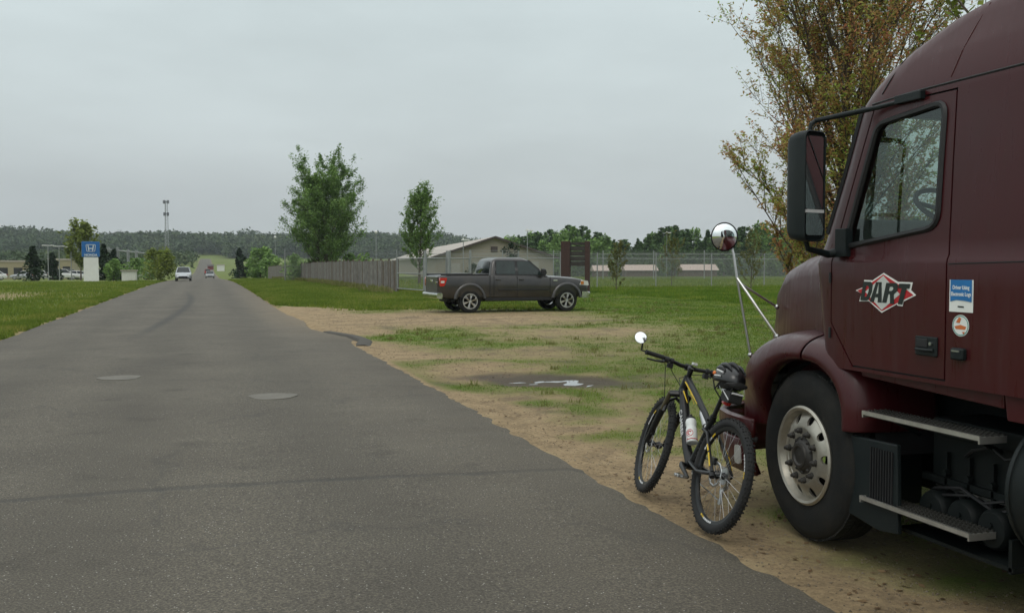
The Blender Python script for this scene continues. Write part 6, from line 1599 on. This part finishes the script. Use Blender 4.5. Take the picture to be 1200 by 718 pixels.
RO = [(470, 275), (532, 275), (552, 300), (543, 362), (508, 398), (452, 398)]; RI = [(465, 318), (494, 318), (503, 330), (499, 350), (482, 362), (457, 362)]
vin2('lettering', [[(428, 275), (470, 275), (465, 318), (457, 362), (452, 398), (432, 494), (386, 494)], [RO[0], RO[1], RI[1], RI[0]], [RO[1], RO[2], RI[2], RI[1]], [RO[2], RO[3], RI[3], RI[2]], [RO[3], RO[4], RI[4], RI[3]], [RO[4], RO[5], RI[5], RI[4]], [(468, 398), (508, 398), (514, 502), (470, 502)]], .0055, M_bv, ld)
vin2('lettering', [[(562, 280), (674, 280), (663, 330), (553, 330)], [(588, 330), (636, 330), (596, 502), (550, 502)]], .0055, M_bv, ld)
# square blue and white sticker
ly, lz = 3.872, 1.545
f = MB(); q = [(-.078, -.078), (.078, -.078), (.078, .078), (-.078, .078)]; f.add(on_side([(x, y, 0) for x, y in q], ly, lz, .0015), [(0, 1, 2, 3)]); sqs = tp('square_sticker', f, M_wv, truck, smooth=0, solid=.0008)
f = MB(); q = [(-.070, -.028), (-.03, -.020), (.02, -.022), (.070, -.028), (.070, .078), (-.070, .078)]; f.add(on_side([(x, y, 0) for x, y in q], ly, lz, .003), [tuple(range(6))]); tp('blue_field', f, mat('sticker_blue', (.012, .16, .42), rough=.5), sqs, smooth=0, solid=.0008)
for txt, dy in (('Driver Using', .040), ('Electronic Logs', .008)):
    vs, fs = text_mesh(txt, .026, bold=.0006, extrude=.0002); f = MB(); f.add(on_side([(p[0] * .82, p[1] + dy + p[0] * .0, p[2]) for p in vs], ly, lz, .0042), fs); tp('lettering', f, M_wv, sqs, smooth=0)
f = MB(); q = [(-.02, -.055), (.02, -.056), (.02, -.049), (-.02, -.048)]; f.add(on_side([(x, y, 0) for x, y in q], ly, lz, .003), [(0, 1, 2, 3)]); tp('small_print', f, M_bv, sqs, smooth=0, solid=.0006)
# round sticker
ly, lz = 3.872, 1.402; f = MB(); q = [(.055 * cos(a), .052 * sin(a)) for a in [2 * pi * i / 28 for i in range(28)]]; f.add(on_side([(x, y, 0) for x, y in q], ly, lz, .0015), [tuple(range(28))]); rs = tp('round_sticker', f, M_wv, truck, smooth=0, solid=.0008)
M_or = mat('orange_print', (.60, .16, .04), rough=.5); M_gn = mat('teal_print', (.14, .34, .30), rough=.5)
f = MB()
for k, poly in enumerate(([(-.03, .015), (-.01, .04), (.005, .035), (-.005, .012)], [(-.04, -.005), (.0, .004), (.038, -.004), (.03, -.018), (-.03, -.018)], [(.01, -.03), (.03, -.028), (.022, -.042)])):
    f.add(on_side([(x, y, 0) for x, y in poly], ly, lz, .0026), [tuple(range(len(poly)))])
tp('print', f, M_or, rs, smooth=0, solid=.0006)
f = MB(); f.add(on_side([(.047 * cos(a), .044 * sin(a), 0) for a in [2 * pi * i / 24 for i in range(24)]] + [(.052 * cos(a), .049 * sin(a), 0) for a in [2 * pi * i / 24 for i in range(24)]], ly, lz, .0026), [(i, (i + 1) % 24, 24 + (i + 1) % 24, 24 + i) for i in range(24)]); tp('print_ring', f, M_gn, rs, smooth=0, solid=.0006)
PUD_Z = -.0785
# ================================================================== NEAR VEGETATION AND LITTER
# maple behind the lorry
mx0, my0 = polar(985, 16.5)
branch_tree('maple_tree', 'tall maple in red and green spring bud directly behind the lorry cab', P3(mx0, my0), 8.8, 2.7, L_maple, 185000, .037, base=.06, spread=47, nb=140, trunk_r=.085, shape='vase', seed=12, twig_r=.004, twigs=9, sub=7, clump=.07, asp=1.7)
x, y = polar(1190, 12.5)
branch_tree('birch_tree', 'young green leaved tree whose top twigs show above the lorry roof', P3(x, y), 6.45, 1.75, L_fresh, 2600, .085, base=.4, spread=45, nb=26, trunk_r=.09, seed=33, twig_r=.004, twigs=4, sub=4, clump=.06)
# saplings by the fence
for (u, D, h, r, lab) in ((722, 62, 2.3, 1.0, 'thin yellow green sapling in front of the fence, nearest to the signboard'), (787, 76, 3.0, 1.2, 'thin yellow green sapling on the fence line, middle of the three'), (880, 66, 2.9, 1.9, 'wider pale green sapling on the fence line beside the lorry nose')):
    x, y = polar(u, D); branch_tree('sapling', lab, P3(x, y), h, r, L_sap, 2200, .08, base=.05, spread=50, nb=18, trunk_r=.035, seed=int(u), twig_r=.006, twigs=3, sub=3, clump=.12, group='saplings along the fence', cat='sapling')
# puddle pools
pl = puddle(4.9, 13.75, 1.5, .75, -.42, 1.3, PUD_Z)
o = pl.build('puddle', M_water, smooth=0); tag(o, kind='structure')
# rank tufts and dead stalks standing above the turf
L_stalk = leafmat('dead_stalks', (.20, .15, .08), (.30, .24, .13), (.16, .19, .05), trans=.2)
def tufts(n, fx, hmin, hmax, name, label):
    X, Y = fx(n); lv = MB(); r2 = random.Random(9)
    for x, y in zip(X, Y):
        z = tz(x, y)
        for k in range(r2.randint(7, 16)):
            a = r2.uniform(0, 6.28); l = r2.uniform(hmin, hmax); ox, oy = r2.gauss(0, .05), r2.gauss(0, .05); w_ = .006 * max(1, y / 14); dx, dy = cos(a) * l * .45, sin(a) * l * .45
            lv.add([(x + ox - w_, y + oy, z), (x + ox + w_, y + oy, z), (x + ox + dx * .4 + w_ * .6, y + oy + dy * .4, z + l * .6), (x + ox + dx * .4 - w_ * .6, y + oy + dy * .4, z + l * .6), (x + ox + dx, y + oy + dy, z + l)], [(0, 1, 2, 3), (3, 2, 4)])
    o = lv.build(name, L_stalk, smooth=0, fixn=False); tag(o, label, 'weeds', kind='stuff')
def tf(n):
    X = rng.uniform(3.4, 20, n); Y = 11 * (60 / 11) ** rng.random(n); g = grassness(X, Y); k = (g > .45) & (fbm(X * .8 + 9, Y * .8, 3) > .47) & (mudness(X, Y) < .3); return X[k], Y[k]
tufts(1100, tf, .04, .11, 'weed_tufts', 'straw coloured tufts and weeds standing out of the patchy lawn')
def tf2(n):
    Y = 54 + 95 * rng.random(n); X = 10.2 + rng.normal(size=n) * .35 - .5; return X, Y
tufts(420, tf2, .2, .5, 'fence_foot_weeds', 'long weeds along the foot of the board fence')

# grass: thousands of blades following the same bare/grassy pattern as the ground
def blades(n, x0, x1, y0, y1, h, w, name, mat_, label, power=1.0, thr=.30):
    X = rng.uniform(x0, x1, n); t = rng.random(n); Y = y0 * (y1 / y0) ** t
    g = grassness(X, Y) + (fbm(X * 3, Y * 3, 3) - .5) * .6
    keep = (g > thr) & (rng.random(n) < np.clip((g - thr) * 2.2, 0, 1)) & (mudness(X, Y) < .55)
    X, Y, g = X[keep], Y[keep], g[keep]; n = len(X); Z = terrain(X, Y) - .005
    D = np.sqrt(X ** 2 + Y ** 2); sc = np.clip(D / 14, .9, 2.6)
    H_ = h * rng.uniform(.5, 1.3, n) * np.clip(.45 + .7 * g, .4, 1.2) * (.8 + .25 * sc); Wd = w * sc * rng.uniform(.7, 1.3, n)
    a = rng.uniform(0, 2 * pi, n); lx, ly_ = np.cos(a), np.sin(a); b2 = rng.uniform(0, 2 * pi, n); bend = H_ * rng.uniform(.1, .7, n)
    B = np.stack([X, Y, Z], 1); wv = np.stack([lx, ly_, np.zeros(n)], 1) * Wd[:, None] * .5; bd_ = np.stack([np.cos(b2) * bend, np.sin(b2) * bend, np.zeros(n)], 1)
    up = np.array([0, 0, 1.0])
    p0, p1 = B - wv, B + wv; mid_ = B + up * (H_ * .55)[:, None] + bd_ * .35; p2, p3 = mid_ + wv * .7, mid_ - wv * .7; tip = B + up * H_[:, None] + bd_
    v = np.stack([p0, p1, p2, p3, tip], 1).reshape(-1, 3); i0 = np.arange(n) * 5
    loops = np.stack([i0, i0 + 1, i0 + 2, i0 + 3, i0 + 3, i0 + 2, i0 + 4], 1).ravel()
    me = bpy.data.meshes.new(name); me.vertices.add(len(v)); me.vertices.foreach_set('co', v.ravel()); me.loops.add(len(loops)); me.loops.foreach_set('vertex_index', loops)
    me.polygons.add(2 * n); st_ = np.stack([np.arange(n) * 7, np.arange(n) * 7 + 4], 1).ravel(); tot = np.tile([4, 3], n)
    me.polygons.foreach_set('loop_start', st_); me.polygons.foreach_set('loop_total', tot); me.update(calc_edges=True); me.materials.append(mat_)
    o = bpy.data.objects.new(name, me); COL.objects.link(o); tag(o, label, 'grass', kind='stuff'); return o
L_grass = leafmat('grass_blades', (.055, .105, .010), (.27, .285, .050), (.115, .195, .022), trans=.35, rough=.7, nscale=.45, coh=.6)
L_grass2 = leafmat('verge_grass_blades', (.090, .135, .016), (.29, .275, .07), (.145, .205, .03), trans=.35, rough=.7, nscale=.3, coh=.6)
blades(160000, 22, 62, 30, 62, .10, .012, 'field_grass', L_grass, 'green grass of the open field right of the pickup', thr=.1)
blades(620000, 3.2, 24, 5, 58, .026, .0065, 'lawn_grass', L_grass, 'short patchy green grass between the road and the fence')
blades(30000, -5.2, -4.3, 20, 120, .085, .018, 'left_edge_grass', L_grass2, 'rough grass creeping over the left-hand road edge', thr=.15)
blades(160000, -40, -4.5, 20, 110, .085, .018, 'verge_grass', L_grass2, 'rough green and straw grass left of the road', thr=.2)
blades(26000, 2.5, 3.2, 41, 130, .085, .02, 'edge_grass', L_grass2, 'rough grass creeping over the right-hand road edge', thr=.2)
blades(90000, 3.1, 13, 36, 130, .085, .02, 'bank_grass', L_grass2, 'rough grass between the road and the board fence', thr=.2)
blades(110000, 6, 95, 58, 190, .11, .022, 'meadow_grass', L_grass2, 'longer meadow grass beyond the wire fence', thr=.1)
# gravel
def stones(n, fx, size, name, label, mat_):
    X, Y = fx(n); n = len(X); Z = terrain(X, Y); sz = size * rng.uniform(.4, 1.5, n) ** 1.4
    base = np.array([(1, 0, 0), (0, 1, 0), (-1, 0, 0), (0, -1, 0), (0, 0, .7), (0, 0, -.5)], float); fcs = np.array([(0, 1, 4), (1, 2, 4), (2, 3, 4), (3, 0, 4), (1, 0, 5), (2, 1, 5), (3, 2, 5), (0, 3, 5)])
    v = base[None] * rng.uniform(.6, 1.3, (n, 6, 1)) * sz[:, None, None]; a = rng.uniform(0, 6.28, n); c_, s_ = np.cos(a)[:, None], np.sin(a)[:, None]
    v = np.stack([v[..., 0] * c_ - v[..., 1] * s_, v[..., 0] * s_ + v[..., 1] * c_, v[..., 2]], -1) + np.stack([X, Y, Z], 1)[:, None]
    f = (fcs[None] + (np.arange(n) * 6)[:, None, None]).reshape(-1, 3); me = bpy.data.meshes.new(name); me.vertices.add(n * 6); me.vertices.foreach_set('co', v.ravel())
    me.loops.add(f.size); me.loops.foreach_set('vertex_index', f.ravel()); me.polygons.add(len(f)); me.polygons.foreach_set('loop_start', np.arange(0, f.size, 3)); me.polygons.foreach_set('loop_total', np.full(len(f), 3)); me.update(calc_edges=True); me.materials.append(mat_)
    o = bpy.data.objects.new(name, me); COL.objects.link(o); tag(o, label, 'gravel', kind='stuff')
L_stone = leafmat('gravel_stone', (.09, .075, .055), (.26, .22, .17), (.17, .135, .095), trans=0, rough=.9)
def near_sh(n):
    Y = 3.5 * (34 / 3.5) ** rng.random(n); X = 2.93 + np.abs(rng.normal(size=n)) * (.8 + .03 * Y); k = grassness(X, Y) < .55; return X[k], Y[k]
stones(6000, near_sh, .006, 'shoulder_gravel', 'small gravel scattered over the sandy shoulder', L_stone)
def drv(n):
    X = rng.uniform(3, 14, n); Y = rng.uniform(14, 38, n); k = grassness(X, Y) < .45; return X[k], Y[k]
stones(6000, drv, .012, 'drive_gravel', 'gravel on the sandy drive towards the pickup', L_stone)
L_litter = leafmat('dead_leaf_litter', (.09, .05, .025), (.22, .15, .08), trans=.1)
lv = Leaves(); n = 5000; X = rng.uniform(3.1, 12, n); Y = 4 * (40 / 4) ** rng.random(n); lv.add(np.stack([X, Y, terrain(X, Y) + .006], 1), .03, up=2.5); o = lv.build('leaf_litter', L_litter); tag(o, 'dead leaves and twigs scattered over the verge', 'leaf litter', kind='stuff')
# ================================================================== SKY, SUN, CAMERA
w = bpy.data.worlds.new('World'); scene.world = w; w.use_nodes = True; nt = w.node_tree; L = nt.links
bg = nt.nodes['Background']; bg.inputs['Strength'].default_value = .12
SUN_EL, SUN_AZ = radians(52), radians(215)
sky = N(nt, 'ShaderNodeTexSky'); sky.sky_type = 'NISHITA'; sky.sun_disc = False; sky.sun_elevation = SUN_EL; sky.sun_rotation = SUN_AZ; sky.air_density = 2.0; sky.dust_density = 6.0
tc = N(nt, 'ShaderNodeTexCoord'); sp = N(nt, 'ShaderNodeSeparateXYZ'); L.new(tc.outputs['Generated'], sp.inputs[0])
# overcast dome: brightness by elevation, broken by broad soft cloud bands
rp = N(nt, 'ShaderNodeValToRGB'); e = rp.color_ramp.elements
e[0].position = 0; e[0].color = (.52, .562, .56, 1); e[1].position = 1; e[1].color = (1.30, 1.36, 1.36, 1)
for p_, c_ in ((.05, (.52, .568, .585)), (.14, (.60, .672, .69)), (.26, (.635, .722, .738)), (.5, (1.0, 1.07, 1.07))):
    k = e.new(p_) if hasattr(e, 'new') else rp.color_ramp.elements.new(p_); k.color = (*c_, 1)
L.new(sp.outputs['Z'], rp.inputs['Fac'])
mp = N(nt, 'ShaderNodeMapping'); mp.inputs['Scale'].default_value = (1.2, 1.2, 4.5); L.new(tc.outputs['Generated'], mp.inputs['Vector'])
nz = N(nt, 'ShaderNodeTexNoise', i_Scale=2.6, i_Detail=7.0, i_Roughness=.55); L.new(mp.outputs['Vector'], nz.inputs['Vector'])
mr = N(nt, 'ShaderNodeMapRange'); mr.inputs['From Min'].default_value = .3; mr.inputs['From Max'].default_value = .7; mr.inputs['To Min'].default_value = .91 * 8.6; mr.inputs['To Max'].default_value = 1.05 * 8.6; L.new(nz.outputs['Fac'], mr.inputs['Value'])
sc_ = N(nt, 'ShaderNodeVectorMath', operation='SCALE'); L.new(rp.outputs['Color'], sc_.inputs[0]); L.new(mr.outputs['Result'], sc_.inputs['Scale'])
mx = N(nt, 'ShaderNodeMix', data_type='RGBA'); mx.inputs['Factor'].default_value = .93; L.new(sky.outputs['Color'], mx.inputs['A']); L.new(sc_.outputs['Vector'], mx.inputs['B'])
L.new(mx.outputs['Result'], bg.inputs['Color'])
sl = bpy.data.lights.new('sun', 'SUN'); sl.energy = .5; sl.angle = radians(25); sl.color = (1, .97, .92)
so_ = bpy.data.objects.new('sun', sl); COL.objects.link(so_)
sd = Vector((sin(SUN_AZ) * cos(SUN_EL), cos(SUN_AZ) * cos(SUN_EL), sin(SUN_EL))); so_.rotation_euler = (-sd).to_track_quat('-Z', 'Y').to_euler(); so_.location = (0, 0, 60)

if HAZE > 0:
    hz = MB(); hz.box((100, 500, 26), (1900, 1900, 66)); 
    m = bpy.data.materials.new('haze_air'); m.use_nodes = True; nt = m.node_tree; nt.nodes.clear(); o_ = N(nt, 'ShaderNodeOutputMaterial'); v_ = N(nt, 'ShaderNodeVolumePrincipled'); v_.inputs['Color'].default_value = (.80, .88, .92, 1); v_.inputs['Density'].default_value = HAZE
    nt.links.new(v_.outputs[0], o_.inputs['Volume']); o = hz.build('haze', m, smooth=0); tag(o, 'thin grey haze between the camera and the wooded ridge', 'haze', kind='stuff')

cam = bpy.data.cameras.new('camera'); co = bpy.data.objects.new('camera', cam); COL.objects.link(co); scene.camera = co
cam.sensor_width = 36; cam.lens = 36 * 1150 / 1200; cam.clip_end = 8000; cam.clip_start = .05
co.location = (0, 0, 1.7); co.rotation_euler = (pi / 2 - atan2(50, 1150), 0, -radians(17.25))
scene.view_settings.view_transform = 'Standard'; scene.view_settings.look = 'None'; scene.view_settings.gamma = 1; scene.view_settings.exposure = 0.0
scene.render.engine = 'CYCLES'; scene.cycles.max_bounces = 6; scene.cycles.diffuse_bounces = 3; scene.cycles.transparent_max_bounces = 16; scene.cycles.volume_bounces = 0
scene.cycles.use_denoising = True
scene.render.resolution_x = 1024; scene.render.resolution_y = 612
